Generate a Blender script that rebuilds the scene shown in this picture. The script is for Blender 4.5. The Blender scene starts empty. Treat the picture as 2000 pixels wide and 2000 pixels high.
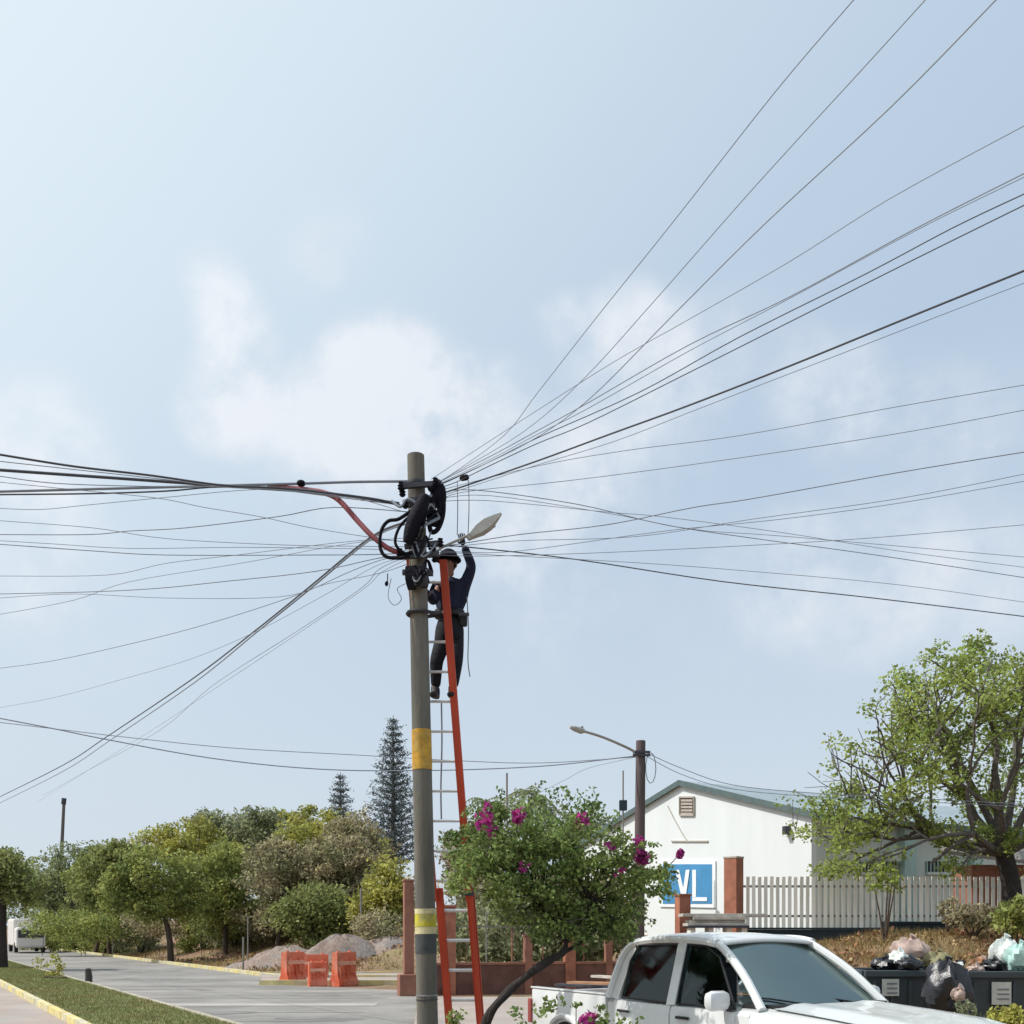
import bpy, bmesh, math, random
import numpy as np
from mathutils import Vector, Matrix
R = math.radians
random.seed(7); rng = np.random.default_rng(7)
scn = bpy.context.scene
C = scn.collection

# ---------------------------------------------------------------- camera
CAMZ = 1.85; HZ = 1815.0; F = 2000.0
cam = bpy.data.cameras.new('camera'); camo = bpy.data.objects.new('camera', cam); C.objects.link(camo)
camo.location = (0, 0, CAMZ); camo.rotation_euler = (R(90), 0, 0)
cam.sensor_width = 36; cam.lens = 36; cam.shift_y = (HZ - 1000) / 2000
cam.clip_start = 0.05; cam.clip_end = 3000
scn.camera = camo
def P(px, py, Y):
    """a point of the place at distance Y, measured from the photograph"""
    return Vector(((px - 1000) / F * Y, Y, CAMZ + (HZ - py) / F * Y))

# ---------------------------------------------------------------- sky and sun
SUN_EL = R(50); SUN_AZ = R(-93)           # azimuth from +Y towards +X
sd = Vector((math.sin(SUN_AZ) * math.cos(SUN_EL), math.cos(SUN_AZ) * math.cos(SUN_EL), math.sin(SUN_EL)))
w = bpy.data.worlds.new('World'); scn.world = w; w.use_nodes = True
nt = w.node_tree; N = nt.nodes; L = nt.links; N.clear()
def wn(t, **k):
    n = N.new(t)
    for a, b in k.items(): setattr(n, a, b)
    return n
def wmath(op, a, b=None, c=None, clamp=False):
    n = wn('ShaderNodeMath', operation=op); n.use_clamp = clamp
    for i, v in enumerate((a, b, c)):
        if v is None: continue
        if isinstance(v, (int, float)): n.inputs[i].default_value = v
        else: L.new(v, n.inputs[i])
    return n.outputs[0]
def wmix(f, a, b):
    n = wn('ShaderNodeMix', data_type='RGBA')
    if isinstance(f, (int, float)): n.inputs[0].default_value = f
    else: L.new(f, n.inputs[0])
    for v, i in ((a, 6), (b, 7)):
        if isinstance(v, tuple): n.inputs[i].default_value = (*v, 1)
        else: L.new(v, n.inputs[i])
    return n.outputs[2]
def wrange(v, a, b, c=0., d=1.):
    n = wn('ShaderNodeMapRange', interpolation_type='SMOOTHSTEP')
    L.new(v, n.inputs[0])
    for i, x in zip((1, 2, 3, 4), (a, b, c, d)): n.inputs[i].default_value = x
    return n.outputs[0]
sky = wn('ShaderNodeTexSky', sky_type='NISHITA', sun_disc=False)
sky.sun_elevation = SUN_EL; sky.sun_rotation = SUN_AZ; sky.dust_density = 4; sky.air_density = 1.2; sky.ozone_density = 1.5
co = wn('ShaderNodeTexCoord').outputs['Generated']
nrm = wn('ShaderNodeVectorMath', operation='NORMALIZE'); L.new(co, nrm.inputs[0]); D = nrm.outputs[0]
def wdot(v):
    n = wn('ShaderNodeVectorMath', operation='DOT_PRODUCT'); L.new(D, n.inputs[0]); n.inputs[1].default_value = v
    return n.outputs['Value']
sunf = wrange(wdot(tuple(sd)), 0.10, 0.86)
sep = wn('ShaderNodeSeparateXYZ'); L.new(D, sep.inputs[0]); el = sep.outputs[2]
haze = wmix(sunf, (4.25, 5.3, 6.6), (7.0, 8.0, 8.5))
haze = wmix(wrange(el, 0.0, 0.50, 0.85, 0.0), haze, (5.9, 6.65, 7.35))
base = wmix(0.90, sky.outputs[0], haze)
def noise(scale, detail, rough, vec=None):
    n = wn('ShaderNodeTexNoise'); n.inputs['Scale'].default_value = scale; n.inputs['Detail'].default_value = detail
    n.inputs['Roughness'].default_value = rough; L.new(vec or D, n.inputs['Vector']); return n.outputs[0]
blobs = None                                # clouds stand at their own bearings in the sky
for px, py, r, a in ((745, 740, .052, .75), (800, 790, .065, .7), (690, 790, .060, .6), (760, 860, .085, .55), (900, 810, .050, .40), (620, 900, .070, .40), (1000, 760, .030, .38), (950, 760, .032, .25),
                     (415, 545, .026, .50), (440, 600, .032, .50), (465, 660, .036, .50), (475, 730, .042, .55), (450, 790, .045, .45), (405, 820, .030, .35), (520, 830, .040, .25), (650, 470, .034, .28), (600, 520, .030, .18),
                     (1085, 620, .024, .38), (1130, 660, .035, .42), (1220, 620, .034, .48), (1270, 660, .040, .45), (1340, 700, .050, .35), (1460, 690, .060, .26), (1230, 780, .060, .30), (1260, 870, .070, .34), (1160, 900, .060, .26),
                     (1620, 770, .050, .42), (1680, 800, .055, .38), (1900, 820, .060, .32), (1800, 850, .06, .2), (100, 870, .055, .5), (60, 900, .060, .4), (60, 1080, .070, .42), (1050, 980, .075, .42), (960, 1010, .06, .3), (1100, 1100, .080, .30),
                     (1520, 1120, .060, .42), (1660, 1140, .080, .45), (1840, 1160, .080, .38), (1950, 1120, .06, .3), (1400, 1200, .07, .2), (200, 1190, .080, .25), (1000, 1180, .10, .25)):
    d = Vector(((px - 1000) / F, 1, (HZ - py) / F)).normalized()
    b = wrange(wdot(tuple(d)), math.cos(r * 1.3), 1.0, 0.0, a)
    blobs = b if blobs is None else wmath('ADD', blobs, b)
fr = wmath('ADD', wmath('MULTIPLY', noise(10, 9, .60), .65), wmath('MULTIPLY', noise(34, 6, .6), .35))
far = wrange(noise(2.2, 6, .6), .50, .72, 0, .35)        # loose cloud all round the sky
back = wrange(wdot((0, 1, 0)), .80, .35)
field = wmath('ADD', blobs, wmath('MULTIPLY', far, back))
field = wmath('ADD', wmath('MULTIPLY', field, wmath('ADD', wmath('MULTIPLY', wmath('SUBTRACT', fr, .5), 5.0), 1.0)), wmath('MULTIPLY', wmath('SUBTRACT', fr, .5), .16))
cm = wrange(field, -0.10, 1.7, 0.0, .78)
cloudc = wmix(sunf, (7.1, 7.4, 7.8), (8.0, 8.1, 8.5))
col = wmix(cm, base, cloudc)
ground_dir = wrange(el, -.02, -.0, 1, 0)
col = wmix(ground_dir, col, (2.2, 2.1, 1.9))
bg = wn('ShaderNodeBackground'); bg.inputs[1].default_value = 0.1; L.new(col, bg.inputs[0])
wo = wn('ShaderNodeOutputWorld'); L.new(bg.outputs[0], wo.inputs[0])
sl = bpy.data.lights.new('sun', 'SUN'); sl.energy = 3.5; sl.angle = R(.8); sl.color = (1, .965, .915)
so = bpy.data.objects.new('sun', sl); C.objects.link(so); so.rotation_euler = sd.to_track_quat('Z', 'Y').to_euler()
so.location = (-20, 0, 40)
scn.view_settings.view_transform = 'Standard'; scn.view_settings.look = 'None'
scn.view_settings.exposure = 0.26; scn.view_settings.gamma = 1.0; scn.view_settings.use_curve_mapping = False

# ---------------------------------------------------------------- materials
def mat(name, col, rough=.8, metal=0., var=.25, vscale=6., bump=.0, bscale=40., spec=.4, island=0., col2=None, trans=0., c2scale=1.5, streak=False, coat=0.):
    m = bpy.data.materials.new(name); m.use_nodes = True; t = m.node_tree; n = t.nodes; l = t.links
    b = n['Principled BSDF']; b.inputs['Roughness'].default_value = rough; b.inputs['Metallic'].default_value = metal
    b.inputs['Specular IOR Level'].default_value = spec; b.inputs['Coat Weight'].default_value = coat
    tc = n.new('ShaderNodeTexCoord'); vec = tc.outputs['Object']
    if streak:
        mp = n.new('ShaderNodeMapping'); mp.inputs['Scale'].default_value = (1, 1, .15); l.new(vec, mp.inputs[0]); vec = mp.outputs[0]
    def nz(s, d=6):
        x = n.new('ShaderNodeTexNoise'); x.inputs['Scale'].default_value = s; x.inputs['Detail'].default_value = d
        x.inputs['Roughness'].default_value = .62; l.new(vec, x.inputs['Vector']); return x.outputs[0]
    def mix(f, a, c, bt='MIX'):
        x = n.new('ShaderNodeMix'); x.data_type = 'RGBA'; x.blend_type = bt
        if isinstance(f, float): x.inputs[0].default_value = f
        else: l.new(f, x.inputs[0])
        for v, i in ((a, 6), (c, 7)):
            if isinstance(v, tuple): x.inputs[i].default_value = (*v, 1)
            else: l.new(v, x.inputs[i])
        return x.outputs[2]
    def rg(v, a, c, d, e):
        x = n.new('ShaderNodeMapRange'); l.new(v, x.inputs[0])
        for i, q in zip((1, 2, 3, 4), (a, c, d, e)): x.inputs[i].default_value = q
        return x.outputs[0]
    c = tuple(col)
    if col2:
        c = mix(rg(nz(c2scale), .42, .6, 0, 1), c, tuple(col2))
    if island:
        g = n.new('ShaderNodeNewGeometry')
        v = rg(g.outputs['Random Per Island'], 0, 1, 1 - island, 1 + island)
        hs = n.new('ShaderNodeHueSaturation'); l.new(v, hs.inputs['Value'])
        l.new(rg(g.outputs['Random Per Island'], 0, 1, .485, .515), hs.inputs['Hue'])
        if isinstance(c, tuple): hs.inputs['Color'].default_value = (*c, 1)
        else: l.new(c, hs.inputs['Color'])
        c = hs.outputs[0]
    if var:
        v = rg(nz(vscale, 8), .3, .7, 1 - var, 1 + var)
        hs = n.new('ShaderNodeHueSaturation'); l.new(v, hs.inputs['Value'])
        if isinstance(c, tuple): hs.inputs['Color'].default_value = (*c, 1)
        else: l.new(c, hs.inputs['Color'])
        c = hs.outputs[0]
    if isinstance(c, tuple): b.inputs['Base Color'].default_value = (*c, 1)
    else: l.new(c, b.inputs['Base Color'])
    if bump:
        bp = n.new('ShaderNodeBump'); bp.inputs['Strength'].default_value = bump; bp.inputs['Distance'].default_value = .02
        l.new(nz(bscale), bp.inputs['Height']); l.new(bp.outputs[0], b.inputs['Normal'])
    if trans:
        tr = n.new('ShaderNodeBsdfTranslucent')
        if isinstance(c, tuple): tr.inputs[0].default_value = (*c, 1)
        else:
            br = n.new('ShaderNodeHueSaturation'); br.inputs['Value'].default_value = 1.5; l.new(c, br.inputs['Color']); l.new(br.outputs[0], tr.inputs[0])
        ms = n.new('ShaderNodeMixShader'); ms.inputs[0].default_value = trans
        l.new(b.outputs[0], ms.inputs[1]); l.new(tr.outputs[0], ms.inputs[2]); l.new(ms.outputs[0], n['Material Output'].inputs[0])
    return m
def glass(name, tint, opac, rough=.05, gcol=(.85, .95, .95), ior=1.5):
    m = bpy.data.materials.new(name); m.use_nodes = True; t = m.node_tree; n = t.nodes; l = t.links; n.remove(n['Principled BSDF'])
    tr = n.new('ShaderNodeBsdfTransparent'); tr.inputs[0].default_value = (*tint, 1)
    gl = n.new('ShaderNodeBsdfGlossy'); gl.inputs['Roughness'].default_value = rough; gl.inputs['Color'].default_value = (*gcol, 1)
    fr = n.new('ShaderNodeFresnel'); fr.inputs[0].default_value = ior
    ad = n.new('ShaderNodeMath'); ad.operation = 'ADD'; ad.inputs[1].default_value = opac; l.new(fr.outputs[0], ad.inputs[0]); ad.use_clamp = True
    tx = n.new('ShaderNodeTexNoise'); tx.inputs['Scale'].default_value = 1.6; tx.inputs['Detail'].default_value = 5; rr_ = n.new('ShaderNodeMapRange'); l.new(tx.outputs[0], rr_.inputs[0]); rr_.inputs[1].default_value = .35; rr_.inputs[2].default_value = .65; rr_.inputs[3].default_value = rough * .5; rr_.inputs[4].default_value = rough * 2.2; l.new(rr_.outputs[0], gl.inputs['Roughness'])
    ms = n.new('ShaderNodeMixShader'); l.new(ad.outputs[0], ms.inputs[0]); l.new(tr.outputs[0], ms.inputs[1]); l.new(gl.outputs[0], ms.inputs[2])
    l.new(ms.outputs[0], n['Material Output'].inputs[0]); return m
M = {}
M['concrete_pole'] = mat('concrete_pole', (.155, .142, .118), .9, var=.3, vscale=7, bump=.4, bscale=60, col2=(.12, .12, .105), streak=True)
M['wood_pole'] = mat('dark_pole', (.10, .075, .075), .85, var=.3, vscale=5, bump=.3, streak=True)
M['band_orange'] = mat('band_orange', (.55, .30, .03), .7, var=.3, vscale=14, col2=(.42, .27, .06), c2scale=6)
M['band_yellow'] = mat('band_yellow', (.52, .46, .03), .7, var=.3, vscale=10, col2=(.40, .36, .16), c2scale=7)
M['band_cream'] = mat('band_cream', (.62, .55, .32), .7, var=.25, vscale=12)
M['band_blue'] = mat('band_slate', (.07, .075, .078), .8, var=.3, vscale=9)
M['black'] = mat('black_rubber', (.008, .008, .014), .75, var=.3, vscale=12, spec=.15, bump=.8, bscale=30)
M['cable'] = mat('cable_black', (.06, .065, .08), .6, var=.1)
M['cable_grey'] = mat('cable_grey', (.23, .26, .31), .6, var=.1)
M['cable_red'] = mat('cable_red', (.26, .07, .08), .6, var=.2)
M['steel'] = mat('galvanised_steel', (.30, .30, .31), .45, metal=.7, var=.2, vscale=12)
M['dark_steel'] = mat('dark_steel', (.06, .06, .07), .5, metal=.4, var=.2)
M['ladder_red'] = mat('ladder_red', (.50, .062, .026), .5, var=.22, vscale=5, streak=True)
M['alu'] = mat('aluminium', (.72, .72, .72), .35, metal=.55, var=.1, vscale=20)
M['navy'] = mat('navy_cloth', (.010, .014, .036), .9, var=.35, vscale=14, bump=.5, bscale=30)
M['black_cloth'] = mat('black_cloth', (.010, .011, .016), .9, var=.35, vscale=14, bump=.5, bscale=30)
M['skin'] = mat('skin', (.26, .13, .085), .6, var=.12)
M['hair'] = mat('hair', (.012, .009, .008), .7, var=.2)
M['eye'] = mat('eye', (.03, .02, .02), .3, var=0.)
M['lip'] = mat('lip', (.20, .07, .055), .5, var=0.)
M['boot'] = mat('boot', (.014, .010, .010), .6, var=.2)
M['hat'] = mat('hard_hat_dark', (.010, .011, .016), .8, var=.2, spec=.1)
M['belt'] = mat('webbing', (.035, .035, .04), .8, var=.2)
M['lampgrey'] = mat('lamp_grey', (.38, .37, .34), .5, metal=.2, var=.2)
M['lens'] = mat('lamp_lens', (.5, .5, .46), .3, var=.1)
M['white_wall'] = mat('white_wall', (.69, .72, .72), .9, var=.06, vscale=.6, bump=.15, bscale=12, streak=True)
M['grey_wall'] = mat('grey_wall', (.54, .60, .55), .9, var=.10, vscale=.7, bump=.15, bscale=12, streak=True)  # grey-green, with the shade of the long side put into the colour
M['teal_wall'] = mat('teal_pilaster', (.36, .50, .46), .9, var=.1, vscale=1.5)
M['roof_slate'] = mat('roof_slate', (.30, .36, .39), .5, metal=.2, var=.12, vscale=1.2, streak=True)
M['fascia'] = mat('fascia_green', (.09, .13, .13), .6, var=.2)
M['vent'] = mat('vent_beige', (.42, .38, .33), .8, var=.15)
M['sign_blue'] = mat('sign_blue', (.06, .25, .48), .6, var=.12, vscale=1.5)
M['sign_white'] = mat('sign_white', (.80, .84, .86), .6, var=.05)
M['terracotta'] = mat('terracotta', (.33, .13, .08), .85, var=.28, vscale=2.5, bump=.3, bscale=20)
M['terra_pink'] = mat('terra_pink', (.28, .125, .085), .85, var=.25, vscale=2.5, bump=.3, bscale=20)
M['terra_dark'] = mat('brick_red_wall', (.14, .065, .05), .9, var=.3, vscale=2.5, bump=.3, bscale=20)
M['slat'] = mat('slat_cream', (.82, .79, .72), .75, var=.12, vscale=1.2, streak=True)
M['rail_dark'] = mat('slat_rail', (.22, .20, .18), .8, var=.2)
M['retain'] = mat('retaining_wall', (.022, .040, .050), .8, var=.35, vscale=1.2, streak=True)
M['orange_plastic'] = mat('orange_plastic', (.66, .125, .055), .6, var=.25, vscale=2.5, col2=(.62, .22, .14), c2scale=2)
M['strip'] = mat('reflective_strip', (.72, .36, .26), .5, var=.25)
M['car_white'] = mat('car_white', (.66, .675, .665), .3, var=.03, vscale=1, spec=.5, coat=.6)
M['car_dark'] = mat('car_plastic', (.015, .015, .016), .5, var=.1)
M['tyre'] = mat('tyre', (.02, .02, .02), .9, var=.2)
M['rim'] = mat('rim', (.5, .5, .52), .35, metal=.9, var=.1)
M['glass_side'] = glass('side_glass', (.42, .46, .46), .0)
M['glass_front'] = glass('windscreen_glass', (.40, .50, .48), .07, .14, (.24, .30, .29), 1.36)
M['seat'] = mat('seat_cloth', (.03, .03, .035), .9, var=.2)
M['lens_red'] = mat('tail_lens', (.32, .07, .07), .2, var=.1)
M['head_lens'] = mat('head_lens', (.75, .78, .8), .1, metal=.3, var=.1)
M['plank'] = mat('plank_wood', (.42, .22, .12), .8, var=.3, vscale=5)
M['plank_grey'] = mat('plank_grey', (.45, .42, .37), .8, var=.3, vscale=4)
M['asphalt'] = mat('road_concrete', (.215, .205, .19), .92, var=.24, vscale=.5, bump=.5, bscale=25, col2=(.27, .25, .228), c2scale=.22)
M['joint_dark'] = mat('joint_dark', (.13, .12, .11), .95, var=.3)
M['road_patch'] = mat('road_patch', (.20, .19, .18), .95, var=.3, vscale=1.5)
M['pink_pave'] = mat('pink_concrete', (.33, .27, .235), .92, var=.14, vscale=.6, bump=.3, bscale=25, col2=(.34, .30, .27), c2scale=.5)
M['joint'] = mat('pale_band', (.38, .35, .32), .9, var=.2, vscale=.8)
M['kerb_y'] = mat('kerb_yellow', (.60, .50, .20), .8, var=.3, vscale=2.5, col2=(.50, .46, .34), c2scale=1.1)
M['kerb_g'] = mat('kerb_grey', (.40, .36, .28), .9, var=.25, vscale=2)
M['grass'] = mat('grass_soil', (.16, .17, .06), .95, var=.35, vscale=1.3, col2=(.15, .125, .05), c2scale=.6, bump=.6, bscale=18)
M['blade'] = mat('grass_blade', (.19, .22, .07), .8, var=.3, vscale=.5, island=.35, col2=(.15, .13, .045), c2scale=.5, trans=.25)
M['straw'] = mat('dry_grass', (.30, .20, .085), .85, var=.3, vscale=.5, island=.35, col2=(.22, .17, .07), c2scale=.5, trans=.2)
M['gravel'] = mat('gravel', (.26, .195, .16), .95, var=.35, vscale=9, bump=.9, bscale=14, col2=(.22, .20, .185), c2scale=.8)
M['stone'] = mat('stone', (.06, .055, .05), .9, var=.3)
M['bark'] = mat('bark', (.075, .055, .042), .95, var=.35, vscale=8, bump=.6, bscale=25)
M['bark_grey'] = mat('bark_grey', (.13, .115, .105), .95, var=.35, vscale=8, bump=.6, bscale=25)
M['bark_dark'] = mat('bark_dark', (.035, .028, .025), .95, var=.35, vscale=8, bump=.6, bscale=25)
def leafm(name, c, c2=None, isl=.5, tr=.35): return mat(name, c, .6, var=.25, vscale=.9, island=isl, col2=c2, c2scale=.7, trans=tr, spec=.25)
M['leaf_green'] = leafm('leaf_green', (0.305, 0.316, 0.092), (0.182, 0.223, 0.069))
M['leaf_boug'] = leafm('leaf_bougainvillea', (0.220, 0.275, 0.083), (0.110, 0.165, 0.055), .6, .4)
M['leaf_yellow'] = leafm('leaf_yellow', (0.395, 0.369, 0.092), (0.249, 0.260, 0.071))
M['leaf_dark'] = leafm('leaf_dark', (0.183, 0.217, 0.072), (0.244, 0.257, 0.093))
M['leaf_grey'] = leafm('leaf_greygreen', (.26, .275, .155), (.19, .21, .11))
M['leaf_dry'] = leafm('leaf_dry', (.33, .275, .17), (.22, .22, .115))
M['leaf_lime'] = leafm('leaf_lime', (.30, .35, .09), (.19, .24, .065), .45, .45)
M['leaf_pine'] = leafm('leaf_pine', (.15, .18, .18), (.11, .14, .145), .4, .2)
M['leaf_far'] = leafm('leaf_far', (0.209, 0.238, 0.115), (0.165, 0.194, 0.098), .4)
M['petal'] = mat('bract_magenta', (.34, .04, .20), .6, var=.2, vscale=8, island=.35, trans=.4)
M['bag_black'] = mat('bag_black', (.012, .012, .015), .32, var=.3, vscale=6, bump=.9, bscale=7, spec=.6)
M['bag_pink'] = mat('bag_beige', (.45, .33, .28), .5, var=.3, vscale=5, bump=.9, bscale=7)
M['bag_white'] = mat('bag_white', (.68, .72, .68), .45, var=.2, vscale=5, bump=.9, bscale=7)
M['bag_teal'] = mat('bag_teal', (.42, .62, .56), .45, var=.2, vscale=5, bump=.9, bscale=7)
M['bin_grey'] = mat('bin_grey', (.045, .058, .065), .5, var=.18, vscale=2)
M['sticker'] = mat('sticker_white', (.55, .54, .48), .6, var=.15, vscale=6)
M['sticker_ink'] = mat('sticker_ink', (.2, .2, .2), .6, var=.1)
M['tin_roof'] = mat('tin_roof', (.22, .20, .185), .6, var=.25, vscale=1.5)
M['van_white'] = mat('van_white', (.66, .62, .58), .5, var=.15, vscale=.6)

# ---------------------------------------------------------------- object helpers
def tag(o, label=None, cat=None, group=None, kind=None):
    for k, v in (('label', label), ('category', cat), ('group', group), ('kind', kind)):
        if v: o[k] = v
    return o
def empty(name, loc, label, cat, group=None, rz=0.):
    o = bpy.data.objects.new(name, None); C.objects.link(o); o.location = loc; o.rotation_euler = (0, 0, rz)
    o.empty_display_size = .2
    return tag(o, label, cat, group)
class MB:
    def __init__(s): s.v = []; s.f = []
    def add(s, vs, fs):
        n = len(s.v); s.v += [tuple(x) for x in vs]; s.f += [tuple(i + n for i in f) for f in fs]; return s
    def box(s, c, d, rz=0., ch=0.):
        x, y, z = d[0] / 2, d[1] / 2, d[2] / 2; m = Matrix.Rotation(rz, 3, 'Z'); c = Vector(c)
        if ch <= 0:
            vs = [m @ Vector((i * x, j * y, k * z)) + c for i in (-1, 1) for j in (-1, 1) for k in (-1, 1)]
            return s.add(vs, [(0, 1, 3, 2), (4, 6, 7, 5), (0, 4, 5, 1), (2, 3, 7, 6), (0, 2, 6, 4), (1, 5, 7, 3)])
        bm = bmesh.new(); bmesh.ops.create_cube(bm, size=1)
        for v in bm.verts: v.co = Vector((v.co.x * d[0], v.co.y * d[1], v.co.z * d[2]))
        bmesh.ops.bevel(bm, geom=bm.edges[:], offset=ch, segments=2, affect='EDGES', profile=.5)
        bm.verts.index_update(); r = s.add([m @ v.co + c for v in bm.verts], [[v.index for v in f.verts] for f in bm.faces]); bm.free(); return r
    def bar(s, a, b, w_, h_=None, up=(0, 0, 1)):
        a = Vector(a); b = Vector(b); h_ = h_ or w_; d = (b - a).normalized(); u = Vector(up)
        if abs(d.dot(u)) > .98: u = Vector((0, 1, 0))
        x = d.cross(u).normalized(); y = x.cross(d).normalized()
        vs = [p + x * i * w_ / 2 + y * j * h_ / 2 for p in (a, b) for i, j in ((-1, -1), (1, -1), (1, 1), (-1, 1))]
        return s.add(vs, [(3, 2, 1, 0), (4, 5, 6, 7), (0, 1, 5, 4), (1, 2, 6, 5), (2, 3, 7, 6), (3, 0, 4, 7)])
    def tube(s, pts, r, n=8, cap=True):
        pts = [Vector(p) for p in pts]; k = len(pts); rr = r if isinstance(r, (list, tuple)) else [r] * k
        vs = []; fs = []; u = None
        for i, p in enumerate(pts):
            d = (pts[min(i + 1, k - 1)] - pts[max(i - 1, 0)]).normalized()
            if u is None: u = d.orthogonal().normalized()
            else:
                u = u - d * u.dot(d); u = u.normalized() if u.length > 1e-6 else d.orthogonal().normalized()
            v = d.cross(u)
            vs += [p + (u * math.cos(a) + v * math.sin(a)) * rr[i] for a in [2 * math.pi * j / n for j in range(n)]]
        for i in range(k - 1):
            for j in range(n):
                a = i * n + j; b = i * n + (j + 1) % n; fs.append((a, b, b + n, a + n))
        if cap: fs += [tuple(reversed(range(n))), tuple(range((k - 1) * n, k * n))]
        return s.add(vs, fs)
    def ball(s, c, r, seg=12, rings=8, jit=0.):
        c = Vector(c); r = Vector(r) if not isinstance(r, (int, float)) else Vector((r, r, r)); vs = [c + Vector((0, 0, r.z))]; fs = []
        ph = random.random() * 6
        for i in range(1, rings):
            t = math.pi * i / rings
            for j in range(seg):
                a = 2 * math.pi * j / seg; q = 1 + jit * (math.sin(3 * a + ph + 2 * t) * .5 + math.sin(5 * a - ph * 2 + 3 * t) * .5) + random.uniform(-jit, jit) * .4
                vs.append(c + Vector((r.x * math.sin(t) * math.cos(a) * q, r.y * math.sin(t) * math.sin(a) * q, r.z * math.cos(t) * q)))
        vs.append(c - Vector((0, 0, r.z))); e = len(vs) - 1
        for j in range(seg):
            fs.append((0, 1 + j, 1 + (j + 1) % seg)); b = 1 + (rings - 2) * seg; fs.append((e, b + (j + 1) % seg, b + j))
            for i in range(rings - 2):
                q = 1 + i * seg; fs.append((q + j, q + seg + j, q + seg + (j + 1) % seg, q + (j + 1) % seg))
        return s.add(vs, fs)
    def prism(s, poly, z0, z1):
        n = len(poly); vs = [(x, y, z0) for x, y in poly] + [(x, y, z1) for x, y in poly]
        return s.add(vs, [tuple(reversed(range(n))), tuple(range(n, 2 * n))] + [(i, (i + 1) % n, n + (i + 1) % n, n + i) for i in range(n)])
    def extr(s, poly, vec):
        n = len(poly); vec = Vector(vec); poly = [Vector(p) for p in poly]; vs = poly + [p + vec for p in poly]
        return s.add(vs, [tuple(reversed(range(n))), tuple(range(n, 2 * n))] + [(i, (i + 1) % n, n + (i + 1) % n, n + i) for i in range(n)])
    def build(s, name, m, parent=None, smooth=False, origin=None):
        me = bpy.data.meshes.new(name)
        vs = s.v
        if parent is not None and origin is None:
            inv = parent.matrix_basis.inverted() if parent.type == 'EMPTY' or True else None
            off = Matrix.Identity(4)
            q = parent; chain = []
            while q is not None: chain.append(q); q = q.parent
            for q in reversed(chain): off = off @ q.matrix_basis
            off = off.inverted(); vs = [off @ Vector(v) for v in vs]
        elif origin is not None: vs = [Vector(v) - Vector(origin) for v in vs]
        me.from_pydata([tuple(v) for v in vs], [], s.f); me.update()
        ms = m if isinstance(m, (list, tuple)) else [m]
        for x in ms: me.materials.append(x)
        if smooth:
            me.polygons.foreach_set('use_smooth', [True] * len(me.polygons))
            try: me.set_sharp_from_angle(angle=R(40))
            except Exception: pass
        o = bpy.data.objects.new(name, me); C.objects.link(o)
        if parent is not None: o.parent = parent
        if origin is not None and parent is None: o.location = origin
        return o
def copy_tree(o, parent=None):
    c = o.copy(); C.objects.link(c)
    if parent is not None: c.parent = parent
    for ch in list(o.children): copy_tree(ch, c)
    return c
def np_mesh(name, V, quads, m, parent=None, mi=None):
    me = bpy.data.meshes.new(name); V = np.asarray(V, dtype=np.float32); q = np.asarray(quads, dtype=np.int32)
    if parent is not None:
        V = V - np.array(parent.location, dtype=np.float32)
    k = q.shape[1]
    me.vertices.add(len(V)); me.vertices.foreach_set('co', V.ravel())
    me.loops.add(q.size); me.loops.foreach_set('vertex_index', q.ravel())
    me.polygons.add(len(q)); me.polygons.foreach_set('loop_start', np.arange(0, q.size, k, dtype=np.int32))
    me.polygons.foreach_set('loop_total', np.full(len(q), k, dtype=np.int32))
    me.update(calc_edges=True); me.validate()
    me.materials.append(m); o = bpy.data.objects.new(name, me); C.objects.link(o)
    if parent is not None: o.parent = parent
    return o
def leaves(cent, size, flat=.0, asp=.55, droop=0.):
    """leaf-shaped rhombs (folded along the midrib) around the given centres"""
    n = len(cent); c = np.asarray(cent)
    a = rng.normal(size=(n, 3)); a[:, 2] *= (1 - flat); a[:, 2] -= droop; a /= np.linalg.norm(a, axis=1)[:, None]
    b = rng.normal(size=(n, 3)); b -= a * (a * b).sum(1)[:, None]; b /= np.linalg.norm(b, axis=1)[:, None]
    nn = np.cross(a, b); s = size * rng.uniform(.6, 1.35, n)[:, None]
    V = np.stack([c - a * s * .5, c + b * s * asp * .5 + nn * s * .12, c + a * s * .5, c - b * s * asp * .5 + nn * s * .12], 1).reshape(-1, 3)
    return V, np.arange(4 * n).reshape(n, 4)
def in_ball(n, shell=.0):
    d = rng.normal(size=(n, 3)); d /= np.linalg.norm(d, axis=1)[:, None]
    return d * (rng.uniform(shell ** 3, 1, n) ** (1 / 3))[:, None]

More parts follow.
